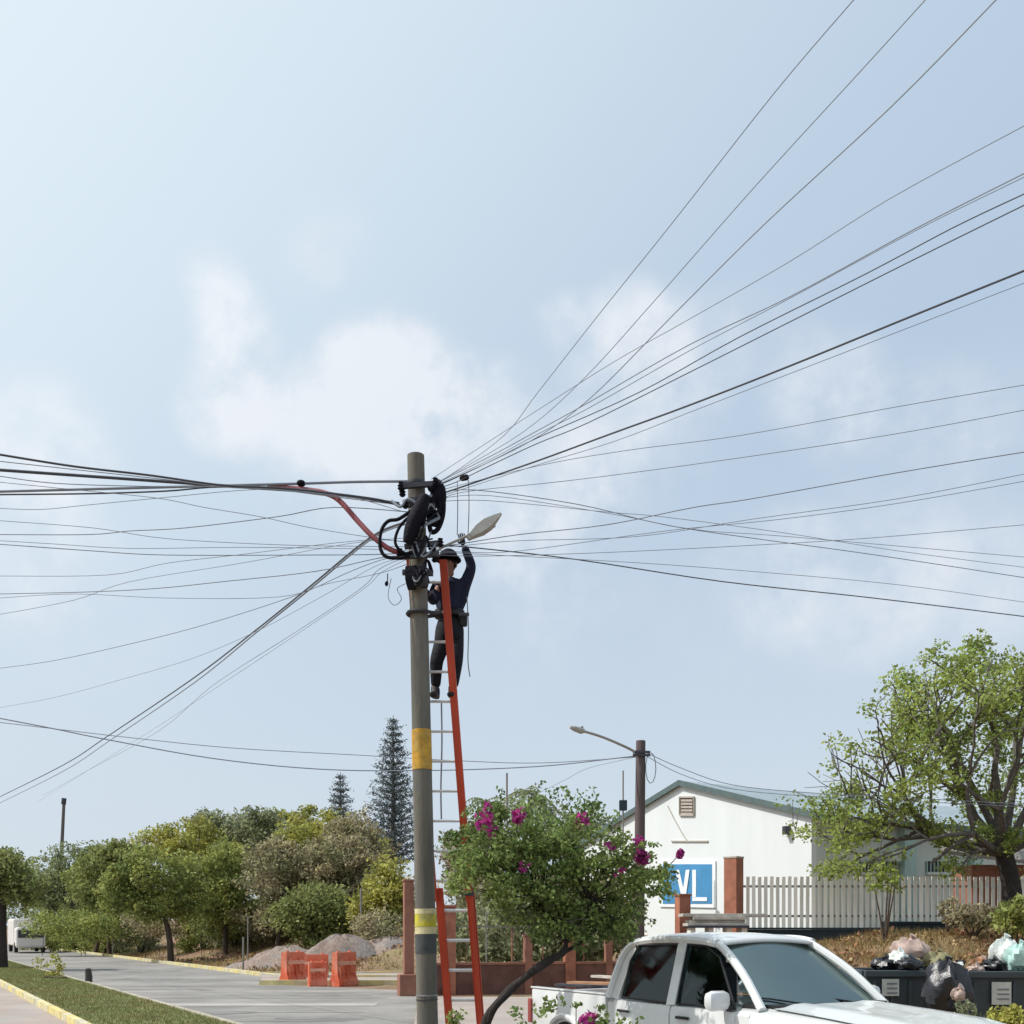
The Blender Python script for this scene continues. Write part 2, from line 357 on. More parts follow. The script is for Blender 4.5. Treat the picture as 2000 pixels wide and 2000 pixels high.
# ---------------------------------------------------------------- terrain
U = Vector((-.6, 1, 0)).normalized(); W = Vector((1, .6, 0)).normalized()    # directions of the street grid
def lineX(x0, y0, y): return x0 - .6 * (y - y0)
def smooth(a, b, x):
    t = np.clip((x - a) / (b - a), 0, 1); return t * t * (3 - 2 * t)
def hgt(x, y):
    x = np.asarray(x, float); y = np.asarray(y, float)
    d = (x - (-10.3) + .6 * (y - 41)) / 1.166            # metres beyond the far kerb of the left street
    h = 2.7 * smooth(1.5, 14, d) * smooth(36, 47, y)
    h = h * (1 - .25 * smooth(-6, 4, x))
    lump = (np.sin(x * .9 + 1.3 * np.sin(y * .5)) * .5 + np.sin(y * .8 + x * .35 + 1) * .5) * .22 + np.sin(x * 2.3 + y * 1.7) * .06
    h = h + lump * smooth(1.5, 5, d) * smooth(38, 44, y)
    m = smooth(4.5, 9, x) * smooth(14.5, 27, y) * (1.42 + .55 * smooth(9, 15, x)) * (1 - smooth(60, 90, y) * .3)
    m2 = .10 * (np.sin(x * 1.9) + np.sin(y * 1.6 + x)) * smooth(5.5, 8, x) * smooth(15, 19, y)
    return np.maximum(h, m) + m2
def gz(x, y): return float(hgt(x, y))
xs = np.concatenate([np.linspace(-900, -110, 24), np.linspace(-100, 60, 321), np.linspace(70, 900, 24)])
ys = np.concatenate([np.linspace(-300, 6, 20), np.linspace(8, 110, 256), np.linspace(120, 1800, 40)])
X, Y = np.meshgrid(xs, ys); Zh = hgt(X, Y)
Vg = np.stack([X.ravel(), Y.ravel(), Zh.ravel()], 1); nx = len(xs); ny = len(ys)
i = np.arange(nx - 1); j = np.arange(ny - 1); I, J = np.meshgrid(i, j); a = (J * nx + I).ravel()
M['dirt'] = mat('dirt', (.25, .15, .10), .95, var=.3, vscale=.9, bump=.7, bscale=9, col2=(.19, .145, .07), c2scale=.28)
g = np_mesh('ground', Vg, np.stack([a, a + 1, a + 1 + nx, a + nx], 1), M['dirt']); tag(g, kind='structure')
g.data.polygons.foreach_set('use_smooth', [True] * len(g.data.polygons))
def sheet(name, poly, z, m, h=0.):
    b = MB()
    if h: b.prism(poly, z, z + h)
    else: b.add([(x, y, z) for x, y in poly], [tuple(range(len(poly)))])
    return tag(b.build(name, m), kind='structure')
Bx = lambda y: lineX(-5.9, 20, y); Ax = lambda y: lineX(-8.5, 20, y); Cx = lambda y: lineX(-10.3, 41, y)
sheet('road', [(Bx(12), 12), (Bx(300), 300), (Cx(300), 300), (Cx(38), 38), (-8.4, 34.5), (-3.4, 31), (-3.0, 28.6), (1, 27), (4.6, 13), (4.6, -20), (Bx(12), -20)][::-1], .006, M['asphalt'])
sheet('side_road', [(Ax(12) - 14, 12), (Ax(300) - 14, 300), (Ax(300) - .15, 300), (Ax(12) - .15, 12)], .007, M['pink_pave'])
sheet('verge', [(Ax(13), 13), (Bx(13), 13), (Bx(260), 260), (Ax(260), 260)][::-1] if False else [(Ax(13) + .02, 13), (Bx(13) - .02, 13), (Bx(260) - .02, 260), (Ax(260) + .02, 260)], .0, M['grass'], .13)
def kerb(name, x0, y0, y1, f, wd, m, seg=4.0):
    b = MB(); y = y0
    while y < y1:
        e = min(y + seg, y1) - .02
        b.prism([(f(y), y), (f(y) + wd, y), (f(e) + wd, e), (f(e), e)], 0, .15); y += seg
    return tag(b.build(name, m), kind='structure')
kerb('kerb', 0, 13, 150, lambda y: Ax(y) - .16, .16, M['kerb_y'])
kerb('verge_kerb', 0, 13, 150, lambda y: Bx(y), .12, M['kerb_g'])
kerb('far_kerb', 0, 38, 150, lambda y: Cx(y), .20, M['kerb_y'])
# pale bands across the street
for q, (y0, y1) in enumerate(((24.6, 25.4), (30.2, 30.6))):
    sheet('road_band', [(Bx(y0) + .5, y0), (-3.3, y0), (-3.3, y1), (Bx(y1) + .5, y1)], .012, M['joint'])
for q, y0 in enumerate((20.4, 22.6, 27.3, 33.0, 36.4, 42.0, 47.0)):
    x1_ = -3.3 if y0 < 28 else (-8.8 if y0 < 38 else Cx(y0) - .3)
    sheet('slab_joint', [(Bx(y0) + .3, y0), (x1_, y0 + .1), (x1_, y0 + .16), (Bx(y0) + .3, y0 + .05)], .0095, M['joint_dark'])
for q, (x_, y_, rx, ry) in enumerate(((-7, 22.5, 1.3, .6), (-11, 31, 1.8, .8), (-5.2, 28.6, 1.1, .5), (-13.5, 38, 1.6, .9), (-3.9, 21.2, .9, .4), (-16, 45, 1.5, 1.2))):
    sheet('road_patch', [(x_ + rx * math.cos(a_) * (1 + .18 * math.sin(3 * a_ + q)), y_ + ry * math.sin(a_) * (1 + .15 * math.sin(2 * a_ + q))) for a_ in [k * math.pi / 9 for k in range(18)]], .0105, M['road_patch'])
# raised corner pavement with yellow painted kerbs, and the pale pavement round the pole foot
isl = [(-8.3, 34.0), (-3.5, 34.0), (-4.2, 40.3), (-9.9, 40.3)]
sheet('pavement', isl, 0, M['pink_pave'], .13)
b = MB(); b.box((-5.9, 33.9, .085), (4.9, .16, .17)); b.box((-7.05, 40.4, .085), (5.7, .16, .17)); b.box((-5.9, 37.0, .16), (4.6, .18, .08)); tag(b.build('corner_kerb', M['kerb_y']), kind='structure')
sheet('front_pavement', [(-1.6, 16.5), (7.5, 16.5), (7.5, 20.3), (3.2, 26.2), (-2.4, 26.2)], 0, M['pink_pave'], .12)

# ---------------------------------------------------------------- main pole
def poleC(z, Y=11.1):                      # leaning axis
    px = 838 + (812 - 838) * (z - 0.0) / 6.99
    return Vector(((px - 1000) / F * Y, Y, z))
def zY(py, Y=11.1): return CAMZ + (HZ - py) / F * Y
def pr(z): return .118 - .026 * z / 7
pole = empty('utility_pole', poleC(0), 'weathered concrete utility pole with orange and yellow painted bands, ladder leaning by it', 'utility pole')
ztop = zY(890)
b = MB(); b.tube([poleC(z) for z in np.linspace(0, ztop, 16)], [pr(z) for z in np.linspace(0, ztop, 16)], 28); b.build('shaft', M['concrete_pole'], pole, True)
def band(y0, y1, m, name, gap=.004, th=.004):
    b = MB(); z0, z1 = zY(y1), zY(y0); b.tube([poleC(z) for z in (z0, (z0 + z1) / 2, z1)], [pr(z) + th for z in (z0, (z0 + z1) / 2, z1)], 28); return b.build(name, m, pole, True)
band(1426, 1504, M['band_orange'], 'orange_band'); band(1775, 1785, M['band_cream'], 'cream_band'); band(1785.5, 1810, M['band_yellow'], 'yellow_band'); band(1810.5, 1824, M['band_cream'], 'cream_band')
band(1825, 1862, M['band_blue'], 'dark_band'); band(1942, 1945, M['steel'], 'steel_strap', th=.006); band(1951, 1953, M['dark_steel'], 'steel_strap', th=.006)
for y_ in (942, 978, 1010, 1062, 1085, 1112, 1138): band(y_, y_ + 5, M['dark_steel'], 'steel_strap', th=.008)
rs = random.Random(3)
def pp(px, py, dy=0.): return P(px, py, 11.1 + dy)
def catmull(pts, n=8):
    out = []; k = len(pts)
    for i in range(k - 1):
        p0, p1, p2, p3 = pts[max(i - 1, 0)], pts[i], pts[i + 1], pts[min(i + 2, k - 1)]
        for j in range(n):
            t = j / n; out.append(.5 * ((2 * p1) + (-p0 + p2) * t + (2 * p0 - 5 * p1 + 4 * p2 - p3) * t * t + (-p0 + 3 * p1 - 3 * p2 + p3) * t ** 3))
    out.append(pts[-1]); return out
# hardware strapped to the pole: brackets are parts of it
for (x0, y0, x1, y1, dy, wd) in ((783, 950, 850, 945, -.14, .05), (786, 985, 850, 990, -.14, .05), (790, 1068, 862, 1060, -.15, .04), (780, 1088, 858, 1082, -.16, .05), (786, 1118, 846, 1120, -.15, .045)):
    b = MB(); b.bar(pp(x0, y0, dy), pp(x1, y1, dy), wd, .05); b.build('crossarm_bracket', M['dark_steel'], pole)
for (px, py, dy) in ((783, 950, -.15), (786, 962, -.1), (850, 942, -.15), (792, 985, -.15), (860, 1060, -.15), (781, 1080, -.17), (846, 1073, -.12), (849, 1090, -.1)):
    b = MB(); c = pp(px, py, dy); b.tube([c + Vector((0, 0, .035 * k)) for k in (-1.2, -.6, -.2, .2, .6, 1.2)], [.022, .038, .02, .038, .02, .03], 10); b.build('insulator', M['black'], pole, True)
def hung(name, pts, r, m, label, cat, group=None, n=10, sm=6):
    b = MB(); q = catmull([Vector(p) for p in pts], sm); rr = r if not isinstance(r, list) else [float(np.interp(i / (len(q) - 1) * (len(r) - 1), range(len(r)), r)) for i in range(len(q))]
    o0 = q[0].copy(); b.tube(q, rr, n); return tag(b.build(name, m, None, True, origin=o0), label, cat, group)
# splice closures and slack coils
hung('splice_closure', [pp(796, 1060, -.24), pp(806, 1030, -.25), pp(818, 1000, -.26), pp(832, 968, -.25)], [.05, .08, .09, .08, .05], M['black'], 'fat black splice closure strapped slantwise to the upper pole', 'splice closure', n=14)
hung('splice_closure', [pp(852, 940, -.05), pp(856, 965, -.05), pp(855, 990, -.05)], [.05, .085, .09, .05], M['black'], 'short black splice closure on the right side of the pole crown', 'splice closure', n=14)
hung('junction_box', [pp(802, 1108, -.17), pp(803, 1128, -.17), pp(804, 1150, -.17)], [.07, .085, .085, .06], M['black'], 'black terminal box hanging lowest on the left side of the pole', 'terminal box', n=4, sm=4)
hung('junction_box', [pp(828, 1112, -.17), pp(828, 1130, -.17), pp(828, 1147, -.17)], [.06, .07, .07, .05], M['bag_black'], 'smaller dark terminal box at the front of the pole beside a larger one', 'terminal box', n=4, sm=4)
hung('cable_coil', [pp(836, 950, -.12), pp(862, 960, -.1), pp(866, 1000, -.08), pp(856, 1032, -.08), pp(842, 1038, -.1), pp(838, 1010, -.12), pp(840, 975, -.12)], .026, M['black'], 'thick black slack coil looping down right of the pole crown', 'cable coil')
hung('cable_coil', [pp(838, 955, -.14), pp(856, 950, -.1), pp(861, 985, -.08), pp(850, 1025, -.08), pp(846, 1000, -.12), pp(846, 965, -.12)], .034, M['black'], 'inner black slack coil nested inside the larger one by the pole crown', 'cable coil')
hung('cable_loop', [pp(800, 1000, -.2), pp(778, 1014, -.2), pp(758, 1018, -.2), pp(745, 1036, -.2), pp(742, 1066, -.2), pp(752, 1086, -.2), pp(776, 1090, -.2), pp(800, 1086, -.2)], .019, M['black'], 'black cable loop bulging out left of the pole', 'cable loop')
hung('cable_loop', [pp(803, 1005, -.22), pp(780, 1030, -.22), pp(772, 1060, -.22), pp(788, 1080, -.2), pp(806, 1078, -.2)], .016, M['black'], 'small inner black cable loop left of the pole', 'cable loop')
hung('cable_loop', [pp(765, 978, -.16), pp(782, 990, -.2), pp(795, 975, -.2), pp(812, 985, -.2), pp(800, 1010, -.2)], .014, M['cable_grey'], 'grey jumper cable twisting into the pole just under its crown', 'cable loop')
for q in range(16):
    y0 = rs.uniform(950, 1130); x0 = rs.uniform(796, 812); x1 = rs.uniform(832, 862 if y0 < 1060 else 846); dy = -.22 - rs.random() * .06
    b = MB(); pts = catmull([pp(x0, y0, dy + .08), pp((x0 + x1) / 2 - 8, y0 + rs.uniform(5, 35), dy), pp((x0 + x1) / 2 + 6, y0 + rs.uniform(-20, 25), dy), pp(x1, y0 + rs.uniform(-25, 20), dy + .12)], 6)
    b.tube(pts, rs.uniform(.008, .018), 6); tag(b.build('jumper_cable', M['black'] if q % 3 else M['cable_grey'], None, True, origin=pts[0]), 'short jumper cable tangled round the head of the concrete pole', 'cable', 'jumper cables tangled on the pole head')
hung('curved_cable', [pp(524, 951, .1), pp(590, 956, .05), pp(634, 963, 0), pp(663, 978, -.05), pp(700, 1019, -.1), pp(728, 1048, -.15), pp(760, 1072, -.17), pp(790, 1082, -.14)], .029, M['cable_red'], 'thick dark red cable curving from the left bundle down to the pole', 'cable')
b = MB(); c = pp(588, 944, .05); b.ball(c, (.05, .05, .035)); b.tube([c - Vector((0, 0, .06)), c], .012, 6); tag(b.build('cable_clamp', M['black'], None, True, origin=c), 'small black clamp sitting on the cable bundle left of the pole', 'clamp')
b = MB(); c = pp(907, 934, .1); b.tube([c - Vector((.05, 0, .01)), c - Vector((.03, 0, 0)), c + Vector((.03, 0, .01)), c + Vector((.05, 0, .015))], [.015, .032, .032, .015], 10); tag(b.build('cable_connector', M['black'], None, True, origin=c), 'small black connector on the wires just right of the pole top', 'connector')
hung('hanging_wire', [pp(757, 1120, -.05), pp(757, 1132, -.05), pp(757, 1141, -.05)], .006, M['cable'], 'short wire with black plug dangling left of the pole', 'wire')
b = MB(); c = pp(755, 1140, -.05); b.ball(c, (.02, .02, .028)); tag(b.build('cable_plug', M['black'], None, True, origin=c), 'tiny black plug dangling at the end of a wire left of the pole', 'plug')
hung('hanging_wire', [pp(764, 1130, -.05), pp(758, 1165, -.05), pp(770, 1182, -.05), pp(784, 1170, -.05), pp(776, 1150, -.05), pp(792, 1140, -.1)], .004, M['cable_grey'], 'thin pale wire curled in a loop left of the pole below the boxes', 'wire')
hung('drop_wire', [pp(893, 940, .1), pp(894, 990, .1), pp(893, 1045, .3)], .005, M['cable_grey'], 'thin vertical wire dropping toward the lamp, left of a pair', 'wire')
hung('drop_wire', [pp(915, 938, .1), pp(916, 990, .1), pp(914, 1048, .3)], .005, M['cable_grey'], 'thin vertical wire dropping beside the lamp head, right of a pair', 'wire')
hung('hanging_rope', [P(912, 1165, 11.7), P(915, 1230, 11.7), P(914, 1290, 11.7), P(918, 1322, 11.7)], .006, M['cable_grey'], 'thin grey rope hanging from the belt right of the climbing worker', 'rope')
hung('guide_rope', [P(862, 1372, 11.85), P(863, 1450, 11.9), P(861, 1540, 11.95), P(862, 1600, 12.0)], .010, M['cable_grey'], 'grey hoist rope hanging down the middle of the ladder', 'rope')
# street lamp arm with flat head
lamp = empty('street_lamp', pp(840, 1090, .12), 'street lamp arm and flat grey lamp head beside the raised hand of the worker', 'street lamp')
b = MB(); b.tube(catmull([pp(838, 1088, .1), pp(862, 1070, .2), pp(905, 1050, .3), pp(926, 1040, .32)], 6), .015, 8); b.build('arm', M['lampgrey'], lamp, True)
a0 = pp(914, 1052, .3); a1 = pp(979, 1003, .34); d = (a1 - a0); nrm_ = Vector((.35, -.85, .40)).normalized(); side = d.cross(nrm_).normalized(); up_ = side.cross(d).normalized()
b = MB()
st = [(0, .025, .03), (.15, .045, .045), (.34, .075, .05), (.58, .082, .045), (.85, .04, .03), (1, .012, .015)]
vs = []; 
for t, w_, h_ in st: 
    c = a0 + d * t; vs += [c + side * w_ * i + up_ * h_ * j for i, j in ((-1, -.3), (-.6, -1), (.6, -1), (1, -.3), (.7, .8), (-.7, .8))]
fs = [tuple(reversed(range(6))), tuple(range(30, 36))] + [(k * 6 + q, k * 6 + (q + 1) % 6, k * 6 + 6 + (q + 1) % 6, k * 6 + 6 + q) for k in range(5) for q in range(6)]
b.add(vs, fs); hd = b.build('lamp_head', M['lampgrey'], lamp, True)
b = MB(); c = a0 + d * .55; b.extr([c + side * w_ - up_ * .046 + d.normalized() * l_ for w_, l_ in ((-.06, -.09), (.06, -.09), (.06, .09), (-.06, .09))], -up_ * .006); b.build('lens', M['lens'], hd)

# ---------------------------------------------------------------- overhead cables
def cable(pts, H, r, m, label, ext=(8, 14), Y0=11.1, group='overhead cables', far=None):
    """pts run from the pole outwards; height at the outer end is H, which gives its distance"""
    px, py = pts[-1]; Y1 = far or max(3.2, min(60, (H - CAMZ) * F / (HZ - py)))
    seg = [0]
    for k in range(1, len(pts)): seg.append(seg[-1] + math.hypot(pts[k][0] - pts[k - 1][0], pts[k][1] - pts[k - 1][1]))
    P3 = []
    for k, (x, y) in enumerate(pts):
        t = seg[k] / seg[-1]; iy = (1 - t) / Y0 + t / Y1; P3.append(P(x, y, 1 / iy))
    q = catmull(P3, 5)
    dr = (q[-1] - q[-6]).normalized(); e = ext[0]
    q += [q[-1] + dr * e * .5, q[-1] + dr * e]
    b = MB(); b.tube(q, r, 6); return tag(b.build('overhead_cable', M[m], None, True, origin=q[0]), label, 'cable', group)
GR = 'cables fanning up to the right'; GL = 'cables running off to the left'; GX = 'cables crossing on the right'
t_, n_, k_ = .0036, .0052, .0095
for a in (
 ([(846, 946), (885, 924), (985, 850), (1050, 767), (1173, 610), (1315, 433), (1512, 182), (1667, 0)], 7.2, t_, 'cable_grey', 'steepest thin cable, leaving through the top edge left of two others', GR),
 ([(846, 948), (880, 928), (1020, 845), (1138, 742), (1276, 590), (1473, 366), (1689, 130), (1807, 0)], 7.2, t_, 'cable_grey', 'middle of three steep thin cables leaving through the top edge', GR),
 ([(846, 950), (890, 932), (1030, 865), (1148, 782), (1315, 615), (1493, 438), (1738, 211), (1945, 0)], 7.2, t_ + .001, 'cable_grey', 'rightmost of three steep thin cables, reaching the top right corner', GR),
 ([(842, 936), (940, 872), (1050, 801), (1197, 708), (1345, 624), (1542, 511), (1738, 388), (2000, 246)], 6.9, t_, 'cable_grey', 'faint cable, highest of those leaving through the right edge', GR),
 ([(846, 948), (870, 935), (960, 890), (1050, 841), (1148, 787), (1345, 674), (1542, 580), (1787, 447), (2000, 339)], 6.9, n_, 'cable_grey', 'upper strand of the close pair of cables above the double black lines', GR),
 ([(846, 951), (872, 938), (960, 896), (1050, 848), (1148, 798), (1345, 686), (1542, 583), (1787, 451), (2000, 346)], 6.9, t_, 'cable_grey', 'lower strand of the close pair of cables, second below the faint highest', GR),
 ([(846, 952), (880, 938), (960, 900), (1050, 855), (1247, 767), (1443, 659), (1689, 536), (1861, 445), (2000, 379)], 6.9, n_, 'cable', 'upper of two parallel black cables rising to the right edge', GR),
 ([(846, 956), (890, 942), (960, 908), (1050, 866), (1148, 826), (1345, 728), (1542, 629), (1787, 506), (2000, 401)], 6.9, n_, 'cable', 'lower of two parallel black cables rising to the right edge', GR),
 ([(850, 968), (905, 950), (1050, 900), (1197, 846), (1345, 792), (1542, 715), (1787, 615), (2000, 529)], 6.7, k_, 'cable', 'thickest black cable rising alone to the right edge', GR),
 ([(850, 972), (905, 955), (1050, 908), (1200, 862), (1345, 806)], 6.7, t_, 'cable_grey', 'faint strand lying just under the thickest rising cable', GR),
 ([(850, 960), (1050, 910), (1222, 880), (1443, 851), (1738, 797), (2000, 752)], 6.6, t_, 'cable_grey', 'thin cable below the thickest one, upper of two gently rising', GR),
 ([(850, 985), (900, 962), (1100, 940), (1296, 915), (1542, 880), (1787, 841), (2000, 801)], 6.5, t_, 'cable_grey', 'thin cable below the thickest one, lower of two gently rising', GR),
 ([(850, 1068), (900, 1062), (1014, 1044), (1185, 1025), (1355, 991), (1469, 974), (1754, 923), (2000, 883)], 6.3, n_, 'cable_grey', 'rising cable at mid right, uppermost of a set of three', GX),
 ([(850, 1070), (900, 1066), (1014, 1056), (1242, 1048), (1469, 1014), (1754, 974), (2000, 926)], 6.2, t_, 'cable_grey', 'rising cable at mid right, middle of a set of three', GX),
 ([(850, 1074), (900, 1078), (1014, 1076), (1299, 1037), (1526, 1014), (1754, 983), (2000, 940)], 6.2, t_, 'cable_grey', 'rising cable at mid right, lowest of a set of three', GX),
 ([(850, 1084), (957, 1086), (1185, 1079), (1469, 1065), (1697, 1051), (2000, 1025)], 6.0, t_, 'cable_grey', 'nearly level thin cable right of the worker', GX),
 ([(850, 965), (928, 957), (1128, 985), (1299, 1025), (1469, 1051), (1697, 1082), (2000, 1128)], 6.3, n_, 'cable_grey', 'sagging cable to the lower right, lowest of the three that start above the lamp', GX),
 ([(850, 975), (957, 968), (1185, 1002), (1355, 1034), (1540, 1048), (2000, 1088)], 6.3, t_, 'cable_grey', 'sagging cable to the lower right, uppermost of the three that start above the lamp', GX),
 ([(850, 980), (957, 978), (1185, 1000), (1299, 1010), (1526, 1040), (1754, 1076), (2000, 1108)], 6.3, t_, 'cable_grey', 'sagging cable to the lower right, between two others that start above the lamp', GX),
 ([(850, 1064), (928, 1070), (1128, 1093), (1412, 1136), (1697, 1167), (2000, 1204)], 6.0, n_ + .002, 'cable', 'darkest sagging cable at right, lowest of all above the tree', GX),
 ([(850, 1078), (928, 1082), (1242, 1099), (1469, 1116), (1754, 1142), (2000, 1176)], 6.0, t_, 'cable_grey', 'faint sagging cable just above the darkest one at right', GX),
 # left
 ([(790, 990), (740, 976), (634, 962), (543, 953), (435, 948), (290, 928), (145, 911), (0, 888)], 6.7, k_ + .003, 'cable', 'thick black cable, topmost where it leaves at the left edge', GL),
 ([(780, 986), (634, 968), (543, 957), (435, 951), (326, 937), (145, 917), (0, 901)], 6.7, n_, 'cable_grey', 'cable just beneath the topmost thick one on the left', GL),
 ([(780, 984), (543, 955), (435, 951), (290, 950), (109, 944), (0, 930)], 6.6, n_, 'cable_grey', 'third cable from the top where they leave at the left edge', GL),
 ([(780, 982), (600, 958), (435, 951), (326, 959), (181, 964), (0, 966)], 6.5, k_, 'cable', 'thick level cable merging into the bundle from the left edge', GL),
 ([(800, 940), (700, 941), (600, 944), (525, 946)], 6.7, .016, 'cable_grey', 'thick grey strand running level into the pole just under its crown', GL),
 ([(780, 985), (700, 971), (600, 960), (500, 953)], 6.6, .018, 'cable', 'short thick black bundle entering the pole from the left', GL),
 ([(790, 1000), (640, 960), (500, 956), (308, 973), (174, 986), (80, 995), (0, 993)], 6.4, t_, 'cable_grey', 'thin cable on the left rising away from the thick level one', GL),
 ([(800, 1060), (700, 1046), (598, 1029), (507, 1009), (399, 991), (308, 973), (150, 957)], 6.4, t_, 'cable_grey', 'thin cable slanting down toward the pole across the other left cables', GL),
 ([(800, 1000), (652, 991), (543, 1009), (362, 1031), (254, 1037), (174, 1044), (0, 1044)], 6.3, n_, 'cable_grey', 'bowed cable on the left hooking up to the red cable', GL),
 ([(800, 1068), (700, 1067), (543, 1064), (326, 1052), (181, 1031), (0, 1017)], 6.3, t_, 'cable_grey', 'thin cable on the left coming slightly down to the pole', GL),
 ([(800, 1080), (730, 1083), (616, 1084), (326, 1084), (181, 1076), (0, 1063)], 6.2, n_, 'cable_grey', 'level cable on the left meeting the pole at the lower bracket', GL),
 ([(800, 1076), (700, 1072), (471, 1069), (254, 1071), (100, 1062), (0, 1056)], 6.2, t_, 'cable_grey', 'faint cable just above the level one on the left', GL),
 ([(800, 1058), (700, 1056), (471, 1083), (326, 1100), (210, 1123), (0, 1125)], 6.1, t_, 'cable_grey', 'faint cable on the left flattening out near the edge', GL),
 ([(800, 1084), (740, 1090), (616, 1116), (435, 1136), (308, 1149), (174, 1156), (0, 1160)], 6.0, n_, 'cable_grey', 'darker bowed cable on the left below the level ones', GL),
 ([(800, 1050), (680, 1062), (471, 1100), (254, 1136), (145, 1172), (0, 1200)], 6.0, t_, 'cable_grey', 'faint cable slanting down to the left edge below the bowed one', GL),
 ([(800, 1100), (740, 1120), (640, 1140), (543, 1166), (326, 1168), (145, 1160), (0, 1168)], 6.0, t_, 'cable_grey', 'very faint slack cable on the left just below the bowed one', GL),
 ([(800, 1080), (740, 1095), (680, 1118), (580, 1162), (414, 1216), (282, 1251), (112, 1289), (0, 1305)], 5.9, n_, 'cable_grey', 'dark cable falling to the left edge above the diagonal pair', GL),
 ([(800, 1088), (735, 1105), (620, 1170), (497, 1235), (373, 1287), (248, 1324), (112, 1361), (0, 1382)], 5.8, t_, 'cable_grey', 'faint cable falling to the left edge, lower of the two above the diagonal pair', GL),
 ([(790, 1020), (720, 1052), (600, 1150), (497, 1233), (373, 1328), (207, 1440), (124, 1494), (0, 1556)], 6.2, .013, 'cable', 'steep diagonal dark cable to the lower left, upper of the pair', GL),
 ([(790, 1024), (722, 1055), (603, 1153), (500, 1236), (376, 1336), (215, 1446), (124, 1506), (0, 1568)], 6.2, .011, 'cable_grey', 'steep diagonal cable to the lower left, lower of the pair', GL),
 ([(800, 1085), (740, 1112), (704, 1150), (580, 1233), (414, 1340), (311, 1427), (180, 1500)], 6.0, t_ + .001, 'cable_grey', 'faint diagonal cable right of the dark pair', GL),
 ([(800, 1090), (745, 1118), (708, 1152), (590, 1232), (430, 1338), (300, 1424), (160, 1512)], 6.0, t_, 'cable_grey', 'second faint diagonal cable right of the dark pair, outermost', GL),
): cable(a[0], a[1], a[2] * .9, a[3], a[4], group=a[5])
cable([(1245, 1476), (1211, 1480), (1050, 1497), (828, 1505), (621, 1502), (414, 1481), (207, 1444), (104, 1423), (0, 1403)], 6.5, .014, 'cable_grey', 'dark sagging cable crossing low behind the pole to the left edge', Y0=27, far=24, group='low cables behind the pole')
cable([(1245, 1478), (1060, 1490), (900, 1486), (704, 1475), (455, 1461), (248, 1440), (120, 1425)], 6.5, .010, 'cable_grey', 'faint sagging cable low behind the pole, above the darker one', Y0=27, far=26, group='low cables behind the pole')
cable([(1245, 1478), (1150, 1500), (1110, 1520)], 6, .008, 'cable_grey', 'short faint service wire dropping left from the dark lamp pole', Y0=27, far=34, group='low cables behind the pole')
cable([(1258, 1468), (1330, 1500), (1431, 1533), (1592, 1549), (1800, 1560)], 6, .010, 'cable_grey', 'thin wire running from the dark lamp pole over the roof', Y0=27, far=27, group='wires over the roof')
cable([(1258, 1474), (1330, 1512), (1431, 1541), (1592, 1556), (1800, 1566)], 6, .009, 'cable_grey', 'lower thin wire running from the dark lamp pole over the roof', Y0=27, far=27, group='wires over the roof')

# ---------------------------------------------------------------- ladder
def ladY(py): return 11.34 + (py - 1095) / 1025.0 * 1.0
def railp(px0, py, off=0.): x = px0 + (py - 1100) * .0775; return P(x, py, ladY(py) + off)
lad = empty('extension_ladder', P(905, 2115, 12.35), 'red extension ladder with pale aluminium rungs leaning behind the pole', 'ladder')
def rail_mb(px0, y0, y1, off, sgn, wd=.052):
    b = MB(); a_, c_ = railp(px0, y0, off), railp(px0, y1, off)
    ax = Vector((1, 0, 0)); dp = Vector((0, .085, 0))
    b.bar(a_, c_, wd * .35, .085, up=(0, 1, 0)) if False else None
    # C-channel: web and two flanges
    d = (c_ - a_).normalized(); x = Vector((1, 0, 0)); y = d.cross(x).normalized()
    prof = [(-.5, -.5), (.5, -.5), (.5, -.38), (-.2, -.38), (-.2, .38), (.5, .38), (.5, .5), (-.5, .5)]
    prof = [(u * wd * sgn, v * .085) for u, v in prof]
    b.extr([a_ + x * u + y * v for u, v in prof], c_ - a_); return b
for nm, px0, sg in (('rail', 866, -1), ('rail', 799, 1)):
    rail_mb(px0, 1094, 1760, 0, sg, .085 if px0 == 866 else .05).build(nm, M['ladder_red'], lad)
    rail_mb(px0 + 3 if px0 == 866 else px0 + 9, 1735, 2112, .09, sg, .095 if px0 == 866 else .09).build('lower_rail', M['ladder_red'], lad)
    rail_mb(px0 + (3 if px0 == 866 else -1), 1735, 2112, -.01, sg, .05).build('rail_overlap', M['ladder_red'], lad) if px0 == 866 else None
y_ = 1137.2
while y_ < 2100:
    low = y_ > 1745; b = MB(); o_ = .09 if low else 0.
    b.tube([railp(801 if not low else 809, y_, o_), railp(864 if not low else 868, y_, o_)], .019 if low else .016, 8); r_ = b.build('rung', M['alu'], lad, True); y_ += 58.3
for px0 in (869, 808):
    b = MB(); c = railp(px0, 2113, .09); b.box(c, (.09, .12, .05), ch=.01); b.build('foot', M['black'], lad)
for y_ in (1745,):
    b = MB(); b.box(railp(866, y_, .03), (.11, .2, .06), ch=.008); b.build('lock_bracket', M['dark_steel'], lad)

